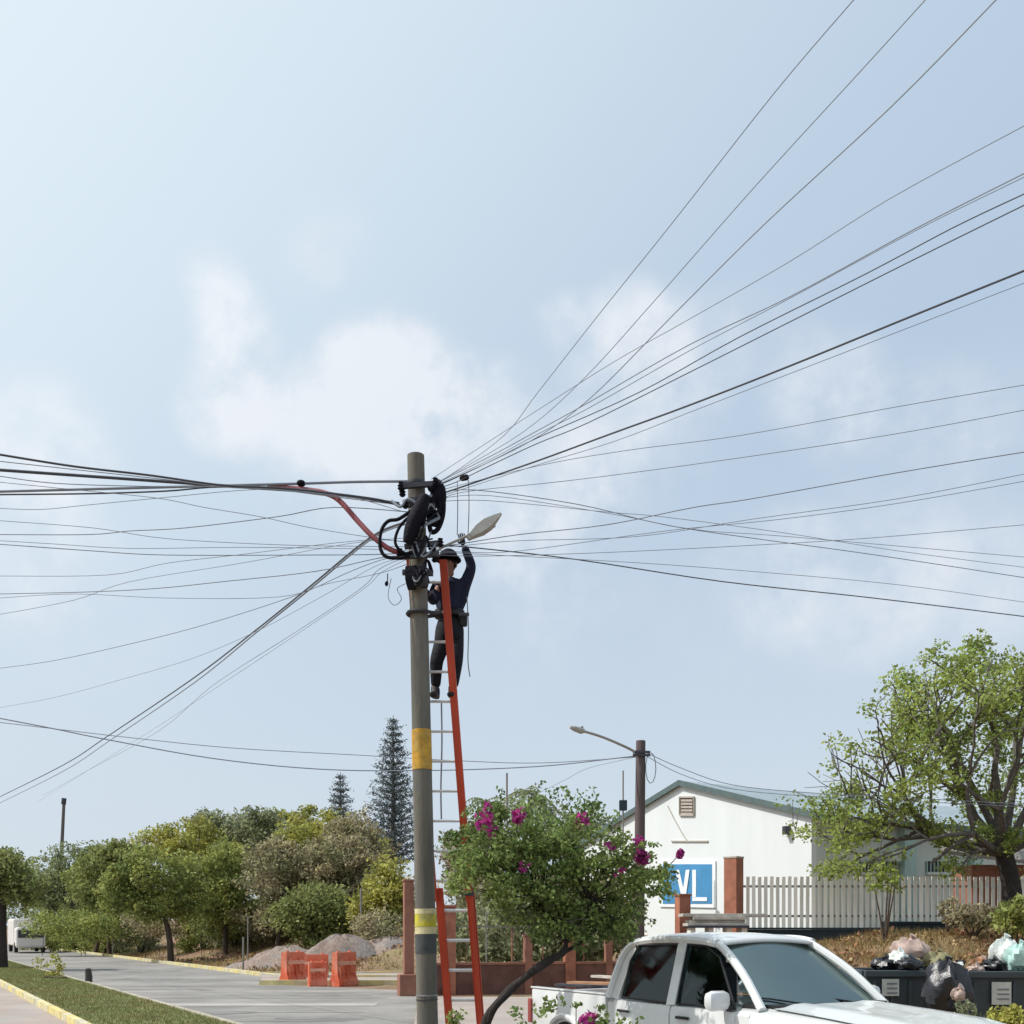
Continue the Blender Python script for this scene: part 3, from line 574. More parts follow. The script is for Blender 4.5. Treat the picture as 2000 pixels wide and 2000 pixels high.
# ---------------------------------------------------------------- worker
def skin_obj(name, joints, edges, m, parent, sub=2, root=0):
    me = bpy.data.meshes.new(name); off = Vector(parent.location)
    me.from_pydata([tuple(Vector(j[0]) - off) for j in joints], edges, []); me.materials.append(m)
    o = bpy.data.objects.new(name, me); C.objects.link(o); o.parent = parent
    md = o.modifiers.new('skin', 'SKIN'); md.use_smooth_shade = True
    sv = me.skin_vertices[0].data if me.skin_vertices else None
    if sv is None:
        with bpy.context.temp_override(object=o): bpy.ops.mesh.customdata_skin_add()
        sv = me.skin_vertices[0].data
    for k, j in enumerate(joints):
        r = j[1] if isinstance(j[1], tuple) else (j[1], j[1]); sv[k].radius = r; sv[k].use_root = (k == root)
    if sub: s = o.modifiers.new('sub', 'SUBSURF'); s.levels = sub; s.render_levels = sub
    return o
per = empty('person', P(872, 1372, 11.7), 'person in dark navy work clothes and hard hat high on the red ladder, arm raised', 'person')
yy = ladY(1370)
hp = P(877, 1226, yy + .22)
J = [(hp, (.125, .15)), (P(878, 1196, yy + .22), (.115, .14)), (P(881, 1165, yy + .20), (.12, .155)), (P(882, 1143, yy + .17), (.11, .15)), (P(879, 1128, yy + .15), .062), (P(876, 1116, yy + .14), .055),
     (P(876, 1106, yy + .13), (.085, .10)), (P(876, 1092, yy + .12), (.085, .095)),
     (P(907, 1146, yy + .15), .075), (P(922, 1106, yy + .1), .052), (P(906, 1066, yy + .02), .036),
     (P(857, 1146, yy + .13), .07), (P(846, 1176, yy + .0), .05), (P(838, 1160, yy - .18), .036),
     (P(864, 1256, yy + .16), .088), (P(852, 1292, yy + .05), .07), (P(851, 1345, yy + .12), .048), (P(850, 1360, yy + .02), .042),
     (P(890, 1256, yy + .16), .088), (P(891, 1292, yy + .08), .07), (P(885, 1345, yy + .13), .048), (P(884, 1360, yy + .02), .042)]
Ed = [(0, 1), (1, 2), (2, 3), (3, 4), (4, 5), (5, 6), (6, 7), (3, 8), (8, 9), (9, 10), (3, 11), (11, 12), (12, 13), (0, 14), (14, 15), (15, 16), (16, 17), (0, 18), (18, 19), (19, 20), (20, 21)]
def shrink(r, k): return (r[0] * k, r[1] * k) if isinstance(r, tuple) else r * k
body = skin_obj('body', [(p, shrink(r, .66) if k not in (4, 5, 6, 7) else r) for k, (p, r) in enumerate(J)], Ed, M['skin'], per)
shj = [1, 2, 3, 4, 8, 9, 10, 11, 12, 13]; ren = {k: q for q, k in enumerate(shj)}
def lerp(a, b, t): return a + (b - a) * t
sh = [(J[k][0], shrink(J[k][1], 1.16) if k not in (4, 10, 13) else (.068 if k == 4 else .046)) for k in shj]
skin_obj('shirt', sh, [(ren[a], ren[b]) for a, b in Ed if a in ren and b in ren], M['navy'], per, root=1)
trj = [0, 1, 14, 15, 16, 18, 19, 20]; ren = {k: q for q, k in enumerate(trj)}
skin_obj('trousers', [(J[k][0], shrink(J[k][1], 1.18)) for k in trj], [(ren[a], ren[b]) for a, b in Ed if a in ren and b in ren], M['black_cloth'], per)
for (a, t) in ((16, 17), (20, 21)):
    p0 = J[a][0]; p1 = P(0, 0, 1); toe = p0 + Vector((-.02, -.22, -.11)); heel = p0 + Vector((0, .04, -.10))
    skin_obj('boot', [(p0 + Vector((0, 0, .05)), .058), (p0 + Vector((0, 0, -.06)), .06), (heel, .045), (p0 + Vector((-.01, -.10, -.10)), (.05, .042)), (toe, (.045, .032))], [(0, 1), (1, 2), (1, 3), (3, 4)], M['boot'], per, root=1)
def hand(wrist, fwd, side, name='hand'):
    fwd = fwd.normalized(); side = (side - fwd * side.dot(fwd)).normalized(); nn = fwd.cross(side)
    js = [(wrist, .030), (wrist + fwd * .05, (.036, .02)), (wrist + fwd * .085, (.038, .018))]; ed = [(0, 1), (1, 2)]
    for k, (s_, l_) in enumerate(((-.032, .065), (-.011, .075), (.011, .072), (.032, .055))):
        b0 = wrist + fwd * .088 + side * s_; q = len(js)
        js += [(b0, .010), (b0 + fwd * l_ * .5 + nn * .012, .009), (b0 + fwd * l_ * .72 + nn * .04, .008)]; ed += [(2, q), (q, q + 1), (q + 1, q + 2)]
    q = len(js); js += [(wrist + fwd * .04 - side * .045, .012), (wrist + fwd * .075 - side * .06 + nn * .02, .010)]; ed += [(1, q), (q, q + 1)]
    return skin_obj(name, js, ed, M['black_cloth'], per, 1)
hand(J[10][0], P(900, 1040, yy - .02) - J[10][0], Vector((1, 0, 0)), 'glove'); hand(J[13][0], Vector((-.5, -.8, .3)), Vector((0, 0, 1)), 'glove')
hc = P(876, 1103, yy + .125)
b = MB(); b.ball(hc + Vector((-.03, -.095, -.005)), (.014, .022, .02)); b.build('nose', M['skin'], per, True)
for s_ in (-1, 1):
    b = MB(); b.ball(hc + Vector((-.028 + s_ * .033, -.085, .025)), (.013, .01, .008)); b.build('eye', M['eye'], per, True)
    b = MB(); b.ball(hc + Vector((s_ * .088, .0, .0)), (.012, .02, .032)); b.build('ear', M['skin'], per, True)
b = MB(); b.ball(hc + Vector((-.028, -.085, -.045)), (.024, .008, .007)); b.build('mouth', M['lip'], per, True)
b = MB(); b.ball(hc + Vector((0, .025, .02)), (.094, .098, .10)); b.build('hair', M['hair'], per, True)
ht = hc + Vector((0, 0, .055)); b = MB()
prof = [(.155, -.005), (.15, .004), (.118, .006), (.114, .04), (.095, .085), (.055, .112), (.0, .12)]
vs = []; n = 20
for r_, z_ in prof[:-1]:
    for k in range(n):
        a_ = 2 * math.pi * k / n; q = 1.0 + (.22 if r_ > .13 and math.sin(a_) < -.3 else 0); vs.append(ht + Vector((math.cos(a_) * r_ * .95, math.sin(a_) * r_ * 1.08 * q, z_)))
vs.append(ht + Vector((0, 0, .12))); fs = [(i * n + k, i * n + (k + 1) % n, (i + 1) * n + (k + 1) % n, (i + 1) * n + k) for i in range(5) for k in range(n)] + [(5 * n + k, 5 * n + (k + 1) % n, 6 * n) for k in range(n)]
b.add(vs, fs); b.build('hard_hat', M['hat'], per, True)
b = MB(); c = P(878, 1200, yy + .22); b.tube([c + Vector((0, 0, -.035)), c + Vector((0, 0, .035))], .175, 20); o = b.build('tool_belt', M['belt'], per, True)
b = MB(); b.box(P(905, 1212, yy + .15), (.09, .1, .13), ch=.02); b.build('tool_pouch', M['belt'], per)
b = MB(); b.box(P(906, 1200, yy + .04), (.12, .03, .04), ch=.008); b.build('buckle', M['dark_steel'], per)
ring = []
pc = poleC(zY(1199))
for k in range(17):
    a_ = R(-60 + 300 * k / 16); ring.append(pc + Vector((math.cos(a_ + R(0)) * .135, math.sin(a_) * .135 * -1, 0)))
pts = [P(862, 1197, yy + .1)] + ring + [P(858, 1205, yy + .12)]
b = MB(); b.tube([P(868, 1196, yy + .06), P(846, 1197, 11.02)] + [pc + Vector((math.cos(a_) * .125, math.sin(a_) * .125, .0)) for a_ in [R(-60 - 30 * k) for k in range(8)]] + [P(866, 1200, yy + .1)], .022, 6)
tag(b.build('safety_strap', M['belt'], None, True, origin=pc), 'black safety strap looped round the pole at the height of the belt of the worker', 'strap')

# ---------------------------------------------------------------- dark lamp pole further back
lp = empty('lamp_pole', P(1248, 1952, 27), 'dark brown street lamp pole in front of the white gabled building', 'lamp pole')
b = MB(); b.tube([P(1246, 1950, 27), P(1249, 1700, 27), P(1251.5, 1447, 27)], [.16, .14, .125], 16); b.build('shaft', M['wood_pole'], lp, True)
b = MB(); b.tube(catmull([P(1243, 1470, 26.9), P(1220, 1458, 26.6), P(1175, 1439, 26), P(1132, 1426, 25.5)], 5), .035, 8); b.build('arm', M['lampgrey'], lp, True)
b = MB(); b.tube([P(1142, 1428, 25.5), P(1135, 1427, 25.5), P(1122, 1423, 25.4), P(1113, 1420, 25.3)], [.05, .085, .07, .03], 10); hd = b.build('lamp_head', M['lampgrey'], lp, True)
b = MB(); b.tube([P(1137, 1427, 25.5), P(1137, 1419, 25.5)], .03, 8); b.build('photocell', M['dark_steel'], hd, True)
for y_ in (1468, 1474): b = MB(); b.bar(P(1236, y_, 26.85), P(1270, y_ + 1, 26.85), .06, .06); b.build('bracket', M['dark_steel'], lp)
b = MB(); q = [P(1271 + 10 * math.sin(a_), 1500 - 30 * math.cos(a_), 26.9) for a_ in [k * .55 for k in range(12)]]; b.tube(q, .012, 6); tag(b.build('cable_coil', M['cable_grey'], None, True, origin=q[0]), 'thin loop of spare wire hanging right of the dark lamp pole', 'cable coil')

# ---------------------------------------------------------------- white gabled building
P0 = Vector((10.53, 36, 0)); EZ = 5.86; PZ = 7.78; GL_ = 13.9; LEN = 22.
def gab(px, py, out=0.):
    k = (px - 1000) / F; t = (10.53 - 36 * k) / (.6 + k); Y_ = 36 + t; nrm = Vector((-1, -.6, 0)).normalized()
    return Vector((10.53 - .6 * t, Y_, CAMZ + (HZ - py) / F * Y_)) + nrm * out
def sid(px, py, out=0.):
    k = (px - 1000) / F; s = (36 * k - 10.53) / (.857 - .5145 * k); Y_ = 36 + s * .5145; nrm = Vector((.6, -1, 0)).normalized()
    return Vector((10.53 + .857 * s, Y_, CAMZ + (HZ - py) / F * Y_)) + nrm * out
bld = empty('gabled_building', P0, 'white gabled building with slate roof, louvred vent and blue sign', 'building')
pA = P0; pB = P0 + U * GL_; pM = P0 + U * GL_ / 2; pD = P0 + W * LEN; pE = pB + W * LEN
up = lambda p, z: Vector((p.x, p.y, z))
ins = W * .0
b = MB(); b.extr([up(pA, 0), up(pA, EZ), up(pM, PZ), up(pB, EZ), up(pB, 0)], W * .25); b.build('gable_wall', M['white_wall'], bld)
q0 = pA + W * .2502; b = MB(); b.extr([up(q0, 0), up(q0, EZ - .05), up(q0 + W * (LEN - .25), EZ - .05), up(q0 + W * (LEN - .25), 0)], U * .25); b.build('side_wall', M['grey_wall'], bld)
b = MB(); b.extr([up(pE, 0), up(pE, EZ), up(pE - U * GL_ / 2, PZ - .05), up(pD, EZ), up(pD, 0)], -W * .2); b.build('rear_gable', M['white_wall'], bld)
for sgn, e0 in ((1, pA), (-1, pB)):
    ov = -U * .45 * sgn; rise = (PZ - EZ); dn = rise / (GL_ / 2) * .45
    A_ = up(e0, EZ + .03) + ov - W * .12; A_.z -= dn; B_ = up(pM, PZ + .05) - W * .12
    b = MB(); b.extr([A_, B_, B_ + Vector((0, 0, .10)), A_ + Vector((0, 0, .10))], W * (LEN + .7)); rf = b.build('roof', M['roof_slate'], bld)
    b = MB(); b.extr([A_ - W * .06 - Vector((0, 0, .10)), B_ - W * .06 - Vector((0, 0, .10)), B_ - W * .06 + Vector((0, 0, .13)), A_ - W * .06 + Vector((0, 0, .13))], W * .055); b.build('fascia', M['fascia'], rf)
    if sgn == 1:
        b = MB(); c = A_ + Vector((0, 0, -.12)) - U * .10; b.extr([c, c + U * .10, c + U * .10 + Vector((0, 0, .2)), c + Vector((0, 0, .2))], W * (LEN + .6)); b.build('gutter', M['fascia'], rf)
        for k in range(1, 22):
            c = A_ + W * (k * 1.0) + Vector((0, 0, .101)); e = B_ + W * (k * 1.0) + Vector((0, 0, .101)); b = MB(); b.bar(c, e, .05, .04); b.build('roof_seam', M['roof_slate'], rf)
# vent
fr_ = MB(); c0, c1, c2, c3 = gab(1329, 1592, .04), gab(1357, 1592, .04), gab(1357, 1557, .04), gab(1329, 1557, .04)
for p, q in ((c0, c1), (c1, c2), (c2, c3), (c3, c0)): fr_.bar(p, q, .07, .07)
vn = fr_.build('vent', M['vent'], bld)
b = MB(); b.extr([gab(1331, 1590, .005), gab(1355, 1590, .005), gab(1355, 1559, .005), gab(1331, 1559, .005)], Vector((-1, -.6, 0)).normalized() * .01); b.build('vent_back', M['terra_dark'], vn)
for k in range(5):
    y_ = 1562 + k * 6.5; b = MB(); p, q = gab(1332, y_ + 1.5, .03), gab(1354, y_ + 1.5, .03); b.bar(p, q, .05, .09); b.build('louvre', M['vent'], vn)
# sign
sg = MB(); n3 = Vector((-1, -.6, 0)).normalized(); sg.extr([gab(1290, 1771, .01), gab(1399, 1773, .01), gab(1399, 1681, .01), gab(1290, 1681, .01)], n3 * .05); sgn_ = sg.build('sign_board', M['sign_white'], bld)
sg = MB(); sg.extr([gab(1297, 1765, .062), gab(1393, 1765, .062), gab(1393, 1688, .062), gab(1297, 1688, .062)], n3 * .012); sg.build('sign_face', M['sign_blue'], sgn_)
def stroke(b, x0, y0, x1, y1, wd=.17, o=.08): b.bar(gab(x0, y0, o), gab(x1, y1, o), wd, .02, up=n3) if False else b.extr([gab(x0 - 3.6, y0, o), gab(x0 + 3.6, y0, o), gab(x1 + 3.6, y1, o), gab(x1 - 3.6, y1, o)], n3 * .012)
b = MB(); stroke(b, 1326, 1699, 1338, 1752); b.build('letter_stroke', M['sign_white'], sgn_); b = MB(); stroke(b, 1347, 1699, 1339.5, 1752, o=.094); b.build('letter_stroke', M['sign_white'], sgn_)
b = MB(); stroke(b, 1359, 1699, 1359, 1752); b.build('letter_stroke', M['sign_white'], sgn_)
b = MB(); b.extr([gab(1364, 1760, .08), gab(1384, 1760, .08), gab(1384, 1752.5, .08), gab(1355.5, 1752.5, .08), gab(1355.5, 1760, .08)][::1], n3 * .012); b.build('letter_stroke', M['sign_white'], sgn_)
b = MB(); b.tube([gab(1305, 1574, .03), gab(1318, 1600, .03), gab(1336, 1632, .03), gab(1345, 1645, .03)], .02, 6); b.build('wall_cable', M['vent'], bld)
b = MB(); b.bar(gab(1312, 1643, .03), gab(1384, 1643, .03), .05, .05); b.build('conduit', M['vent'], bld)  # plain bar standing in for a faint line of lettering on the gable
b = MB(); b.box(gab(1541, 1622, .12), (.28, .2, .3), rz=R(31), ch=.03); wl = b.build('wall_lamp', M['dark_steel'], bld)
# long side: teal pilasters and grilled windows
sn = Vector((.6, -1, 0)).normalized()
for x0, x1 in ((1755, 1778), (1890, 1908)):
    b = MB(); b.extr([up(sid(x0, 1700, .003), 0), up(sid(x1, 1700, .003), 0), up(sid(x1, 1700, .003), EZ - .2), up(sid(x0, 1700, .003), EZ - .2)], sn * .28); b.build('pilaster', M['teal_wall'], bld)
for x0, x1, y0, y1 in ((1674, 1712, 1683, 1706), (1713.5, 1749, 1683, 1706), (1808, 1850, 1682, 1706)):
    b = MB(); b.extr([sid(x0, y1, .004), sid(x1, y1, .004), sid(x1, y0, .004), sid(x0, y0, .004)], sn * .02); wd = b.build('window', M['dark_steel'], bld)
    for k in range(7):
        x_ = x0 + (x1 - x0) * k / 6; b = MB(); b.bar(sid(x_, y1, .06), sid(x_, y0, .06), .045, .045); b.build('bar', M['teal_wall'], wd)
    b = MB(); b.bar(sid(x0 - 1, y1, .05), sid(x1 + 1, y1, .05), .12, .1); b.build('sill', M['grey_wall'], wd)
b = MB(); b.box(sid(1736, 1672, .2), (.5, .35, .45), rz=R(31), ch=.03); b.build('air_conditioner', M['grey_wall'], bld)
# ---------------------------------------------------------------- retaining wall and slat fence
rw = empty('retaining_wall', (13, 31, 0), 'low dark slate retaining wall under the pale slat fence', 'wall')
for x0, x1, zt, zb in ((6.6, 11.2, 1.84, 0), (11.22, 13.9, 2.02, .3), (13.92, 22, 2.06, .3)):
    b = MB(); b.box(((x0 + x1) / 2, 31.0, (zt + zb) / 2), (x1 - x0, .32, zt - zb)); pz = b.build('wall_panel', M['retain'], rw)
    b = MB(); b.box(((x0 + x1) / 2, 30.98, zt + .032), (x1 - x0 - .01, .4, .06)); b.build('coping', M['retain'], rw)
fen = empty('slat_fence', (13, 31, 1.9), 'long pale vertical slat fence beside the white building', 'fence')
prev = None; x_ = P(1460, 0, 31).x; k = 0; me = None
while x_ < 21.5:
    zb = 1.90 if x_ < 11.2 else 2.09; zt = 3.44 + .012 * math.sin(k * 2.1); px_ = 1000 + x_ / 31 * F
    if me is None:
        b = MB(); b.box((13, 31, 1.9), (.105, .03, 1.0)); first = b.build('slat', M['slat'], fen); me = first; o = first
    else:
        o = first.copy(); C.objects.link(o); o.parent = fen
    o.location = Vector((x_ - 13, -.03, (zb + zt) / 2 - 1.9)); o.scale = (1, 1, zt - zb); o.rotation_euler = (0, R(random.uniform(-.35, .35)), R(random.uniform(-4, 4)))
    x_ += .181; k += 1
for z_ in (2.25, 3.15): b = MB(); b.box((14.1, 31.03, z_), (14.6, .05, .07)); b.build('rail', M['rail_dark'], fen)
# ---------------------------------------------------------------- brick coloured boundary wall with columns
bw = empty('boundary_wall', (-2.9, 28.5, 0), 'low brick red boundary wall with terracotta columns and steel posts behind the ladder', 'wall')
wa = Vector((-2.55, 28.7, 0)); wb = Vector((6.3, 31.0, 0)); wd_ = (wb - wa).normalized(); wr = math.atan2(wd_.y, wd_.x); wp = Vector((-wd_.y, wd_.x, 0))
def wpt(px):
    k = (px - 1000) / F; t = (k * wa.y - wa.x) / (wd_.x - k * wd_.y); return wa + wd_ * t
b = MB(); c = (wa + wb) / 2; b.box((c.x, c.y, .42), ((wb - wa).length, .22, .84), rz=wr); b.build('wall_base', M['terra_dark'], bw)
b = MB(); b.box((c.x, c.y, .875), ((wb - wa).length, .28, .066), rz=wr); b.build('coping', M['terra_pink'], bw)
def column(px, yt, w_, m, nm='column', base=True):
    p = wpt(px); zt = CAMZ + (HZ - yt) / F * p.y; b = MB(); b.box((p.x, p.y - .03, zt / 2), (w_, w_, zt), rz=wr, ch=.012); o = b.build(nm, m, bw)
    b = MB(); b.box((p.x, p.y - .03, zt + .03), (w_ + .06, w_ + .06, .06), rz=wr, ch=.01); b.build('cap', m, o)
column(798, 1722, .27, M['terra_pink']); column(876, 1772, .36, M['terracotta']); column(1031, 1829, .22, M['terra_pink']); column(1112, 1812, .3, M['terracotta']); column(1188, 1822, .2, M['terra_pink']); column(1333, 1750, .36, M['terracotta'])
p = wpt(798); b = MB(); b.box((p.x, p.y - .12, .3), (.55, .5, .6), rz=wr, ch=.02); b.build('plinth', M['terra_pink'], bw)
for px in (930, 950, 1000, 1060, 1140):
    p = wpt(px); b = MB(); zt = 2.35 if px < 1090 else 2.2; b.tube([(p.x, p.y, .9), (p.x, p.y, zt)], .022, 6); b.build('steel_post', M['rail_dark'] if px % 20 else M['terra_pink'], bw)
for z_ in (1.92,): b = MB(); a_, c_ = wpt(890), wpt(1170); b.bar((a_.x, a_.y, z_), (c_.x, c_.y, z_), .035, .035); b.build('steel_rail', M['rail_dark'], bw)
gp = empty('gate_pillar', P(1433, 1950, 30.4), 'tall square gate pillar with lit terracotta side and dark side, right of the blue sign', 'pillar')
c = P(1433, 1900, 30.4); zt = zY(1677, 30.4); b = MB(); b.box((c.x, c.y, zt / 2), (.42, .42, zt), rz=R(48), ch=.01); b.build('shaft', M['terracotta'], gp)
b = MB(); b.box((c.x, c.y, zt + .03), (.45, .45, .06), rz=R(48), ch=.01); b.build('cap', M['vent'], gp)
st_ = empty('board_stack', P(1410, 1815, 29.2), 'stack of pale boards lying on dark beams in front of the gate pillar', 'boards')
for k in range(4):
    z_ = zY(1806, 29.2) + .09 * k; b = MB(); x0, x1 = (1338, 1452) if k < 3 else (1330, 1494); a_, c_ = P(x0 + 6 * k * (k < 3), 0, 29.2), P(x1, 0, 29.2)
    b.box(((a_.x + c_.x) / 2, 29.2 + .1 * (k % 2), z_), (c_.x - a_.x, .8, .085), rz=R(random.uniform(-2, 2)), ch=.006); b.build('board', M['plank_grey'], st_)
b = MB(); a_, c_ = P(1342, 1810, 29.1), P(1458, 1810, 29.1); b.box(((a_.x + c_.x) / 2, 29.15, zY(1810, 29.2)), (c_.x - a_.x, .85, .07)); b.build('beam', M['dark_steel'], st_)
for px in (1350, 1385, 1420, 1450): b = MB(); a_ = P(px, 1815, 29.2); b.box((a_.x, 29.2, zY(1812, 29.2) / 2), (.14, .6, zY(1812, 29.2) - .01)); b.build('trestle_leg', M['slat'], st_)
# shed with tin roof under the tree
sh_ = empty('tin_shed', P(1960, 1900, 33.5), 'small shed with sloping grey tin roof behind the slat fence under the tree', 'shed')
b = MB(); b.extr([P(1845, 1668, 33), P(2060, 1694, 33), P(2060, 1688, 33), P(1845, 1660, 33)], Vector((.4, 2.6, 1.0))); b.build('roof', M['tin_roof'], sh_)
b = MB(); b.box((P(1990, 0, 35).x, 34.9, 2), (4.0, 1.6, 4.0)); b.build('wall', M['terra_pink'], sh_)

# ---------------------------------------------------------------- vegetation
def crown_pts(lobes, nclump, per_, spread, shell=.55):
    out = []; cl = []
    tot = sum(l[1][0] * l[1][1] * l[1][2] for l in lobes)
    for c, r in lobes:
        k = max(3, int(nclump * r[0] * r[1] * r[2] / tot)); d = in_ball(k, shell) * np.array(r) + np.array(c); cl.append(d)
    cl = np.concatenate(cl)
    sz = rng.uniform(.6, 1.4, len(cl)) * spread; pc = rng.integers(int(per_ * .5), int(per_ * 1.5) + 1, len(cl))
    pts = np.repeat(cl, pc, 0) + in_ball(pc.sum(), .3) * np.repeat(sz, pc)[:, None] * np.array([1, 1, .75]); return cl, pts
def tree(name, label, cat, base, lobes, leaf, size, nclump=160, per_=45, spread=.5, trunk=.14, bark='bark', group=None, limbs=14, shell=.5, fork=.45):
    base = Vector(base); o = empty(name, base, label, cat, group)
    cl, pts = crown_pts(lobes, nclump, per_, spread, shell)
    cc = np.mean([l[0] for l in lobes], 0); low = min(l[0][2] - l[1][2] for l in lobes)
    fk = Vector((base.x * (1 - fork) + cc[0] * fork, base.y * (1 - fork) + cc[1] * fork, max(base.z + .2, low * .6 + cc[2] * .4)))
    b = MB(); mid = (base + fk) / 2 + Vector((random.uniform(-.15, .15), 0, 0))
    b.tube(catmull([base - Vector((0, 0, .1)), mid, fk], 4), [trunk * (1.3 - .06 * k) for k in range(9)], 9)
    tk = b.build('trunk', M[bark], o, True)
    idx = rng.choice(len(cl), min(limbs, len(cl)), replace=False); b = MB()
    for k in idx:
        e = Vector(cl[k]); m_ = (fk + e) / 2 + Vector((random.uniform(-.2, .2), random.uniform(-.2, .2), random.uniform(0, .3))); b.tube(catmull([fk, m_, e], 3), [trunk * .6 * (1 - .13 * q) for q in range(7)], 5)
    b.build('limbs', M[bark], o, True)
    V, q = leaves(pts, size); np_mesh('crown', V, q, M[leaf], o); return o
def at(px, py, Y): p = P(px, py, Y); return (p.x, p.y, p.z)
def lob(px, py, Y, rx, rz, ry=None): s = Y / F; return (at(px, py, Y), (rx * s, (ry or rx) * s, rz * s))
def gbase(px, Y): x = (px - 1000) / F * Y; return (x, Y, gz(x, Y) - .05)
G1 = 'trees along the bank left of the pole'
tree('round_tree', 'round bright green tree with a short dark trunk on the dry bank', 'tree', gbase(334, 57), [lob(300, 1705, 57, 80, 50), lob(355, 1745, 57, 50, 45), lob(240, 1745, 57, 50, 45), lob(300, 1770, 57, 70, 30)], 'leaf_green', .22, 260, 55, .55, .15, shell=.2)
tree('dark_tree', 'dark green tree in the verge at the left edge of the picture', 'tree', gbase(4, 46), [lob(-10, 1700, 46, 60, 42), lob(50, 1735, 46, 35, 40), lob(-30, 1760, 46, 30, 26)], 'leaf_dark', .2, 130, 55, .5, .22, bark='bark_dark')
for (px, Y_, lobes, leaf, lab, nc, pc_) in (
 (60, 110, [(60, 1700, 90, 40), (20, 1690, 60, 36)], 'leaf_dark', 'dark blue green tree farthest left beyond the street', 120, 40),
 (150, 86, [(150, 1690, 70, 42), (120, 1730, 60, 50)], 'leaf_far', 'greyish green tree right of the thin left pole', 120, 40),
 (215, 74, [(215, 1690, 60, 42), (190, 1730, 60, 45)], 'leaf_dark', 'dark leafy tree between the thin pole and the round green tree', 120, 45),
 (130, 92, [(150, 1780, 70, 36), (215, 1775, 50, 32)], 'leaf_green', 'low bushy tree over the bank at left', 110, 45),
 (370, 66, [(370, 1655, 75, 50), (310, 1650, 50, 36), (430, 1690, 50, 50)], 'leaf_yellow', 'yellowish green tree rising behind the round tree', 170, 50),
 (430, 72, [(430, 1625, 60, 38), (400, 1612, 35, 20)], 'leaf_grey', 'thin grey green tree top standing above the yellowish tree', 110, 34),
 (440, 60, [(440, 1700, 60, 60), (450, 1775, 60, 45)], 'leaf_green', 'shady green tree right of the round tree', 150, 45),
 (510, 70, [(505, 1625, 65, 42)], 'leaf_grey', 'sparse grey green tree in the middle of the tree line', 110, 34),
 (600, 66, [(625, 1622, 85, 34), (580, 1640, 50, 30), (700, 1650, 60, 35)], 'leaf_yellow', 'tree with olive yellow crown below the small conifer', 150, 48),
 (540, 58, [(535, 1710, 70, 75), (590, 1690, 60, 50)], 'leaf_dry', 'dry brown leafless looking tree in the middle of the bank', 150, 40),
 (640, 57, [(650, 1690, 70, 55), (700, 1680, 50, 50)], 'leaf_dry', 'dry brown tree nearer to the pole on the bank', 130, 40),
 (630, 54, [(620, 1775, 70, 45), (570, 1790, 50, 35), (665, 1790, 50, 30)], 'leaf_dark', 'dark green bushy tree behind the gravel heap', 130, 50),
 (750, 52, [(755, 1745, 50, 70), (720, 1780, 45, 50), (780, 1790, 45, 60)], 'leaf_yellow', 'olive green bushy tree just left of the pole', 130, 50),
 (185, 76, [(190, 1720, 55, 45), (235, 1690, 45, 40)], 'leaf_green', 'leafy tree between the low bushy tree and the round tree', 120, 45),
 (395, 70, [(390, 1700, 60, 60)], 'leaf_grey', 'greyish tree filling the gap right of the round tree', 110, 40),
 (690, 62, [(700, 1625, 60, 36), (740, 1680, 40, 40)], 'leaf_dry', 'straw coloured tree under the tall conifer', 110, 40),
 (560, 74, [(560, 1610, 55, 26), (470, 1650, 50, 40)], 'leaf_yellow', 'olive tree top between the grey green one and the small conifer', 100, 40),
 (125, 94, [(120, 1740, 60, 40), (150, 1770, 40, 34)], 'leaf_green', 'mid green tree behind the thin shrub at far left', 100, 45),
 (540, 84, [(520, 1650, 90, 36), (700, 1650, 100, 40)], 'leaf_far', 'pale far tree closing the gap in the tree line', 110, 40),
):
    tree('bank_tree', lab, 'tree', gbase(px, Y_), [lob(a_[0] + random.uniform(-8, 8), a_[1] + random.uniform(-6, 10), Y_, a_[2] * .9, a_[3] * .95) for a_ in lobes] + [lob(lobes[0][0] + random.uniform(-50, 50), lobes[0][1] + random.uniform(45, 85), Y_, 44, 36), lob(lobes[0][0] + random.uniform(-40, 40), lobes[0][1] - lobes[0][3] * .75, Y_, 24, 20)], leaf, .22 if Y_ < 70 else .27, int(nc * 1.25), pc_, .62, .13, group=G1, limbs=16, shell=.25)
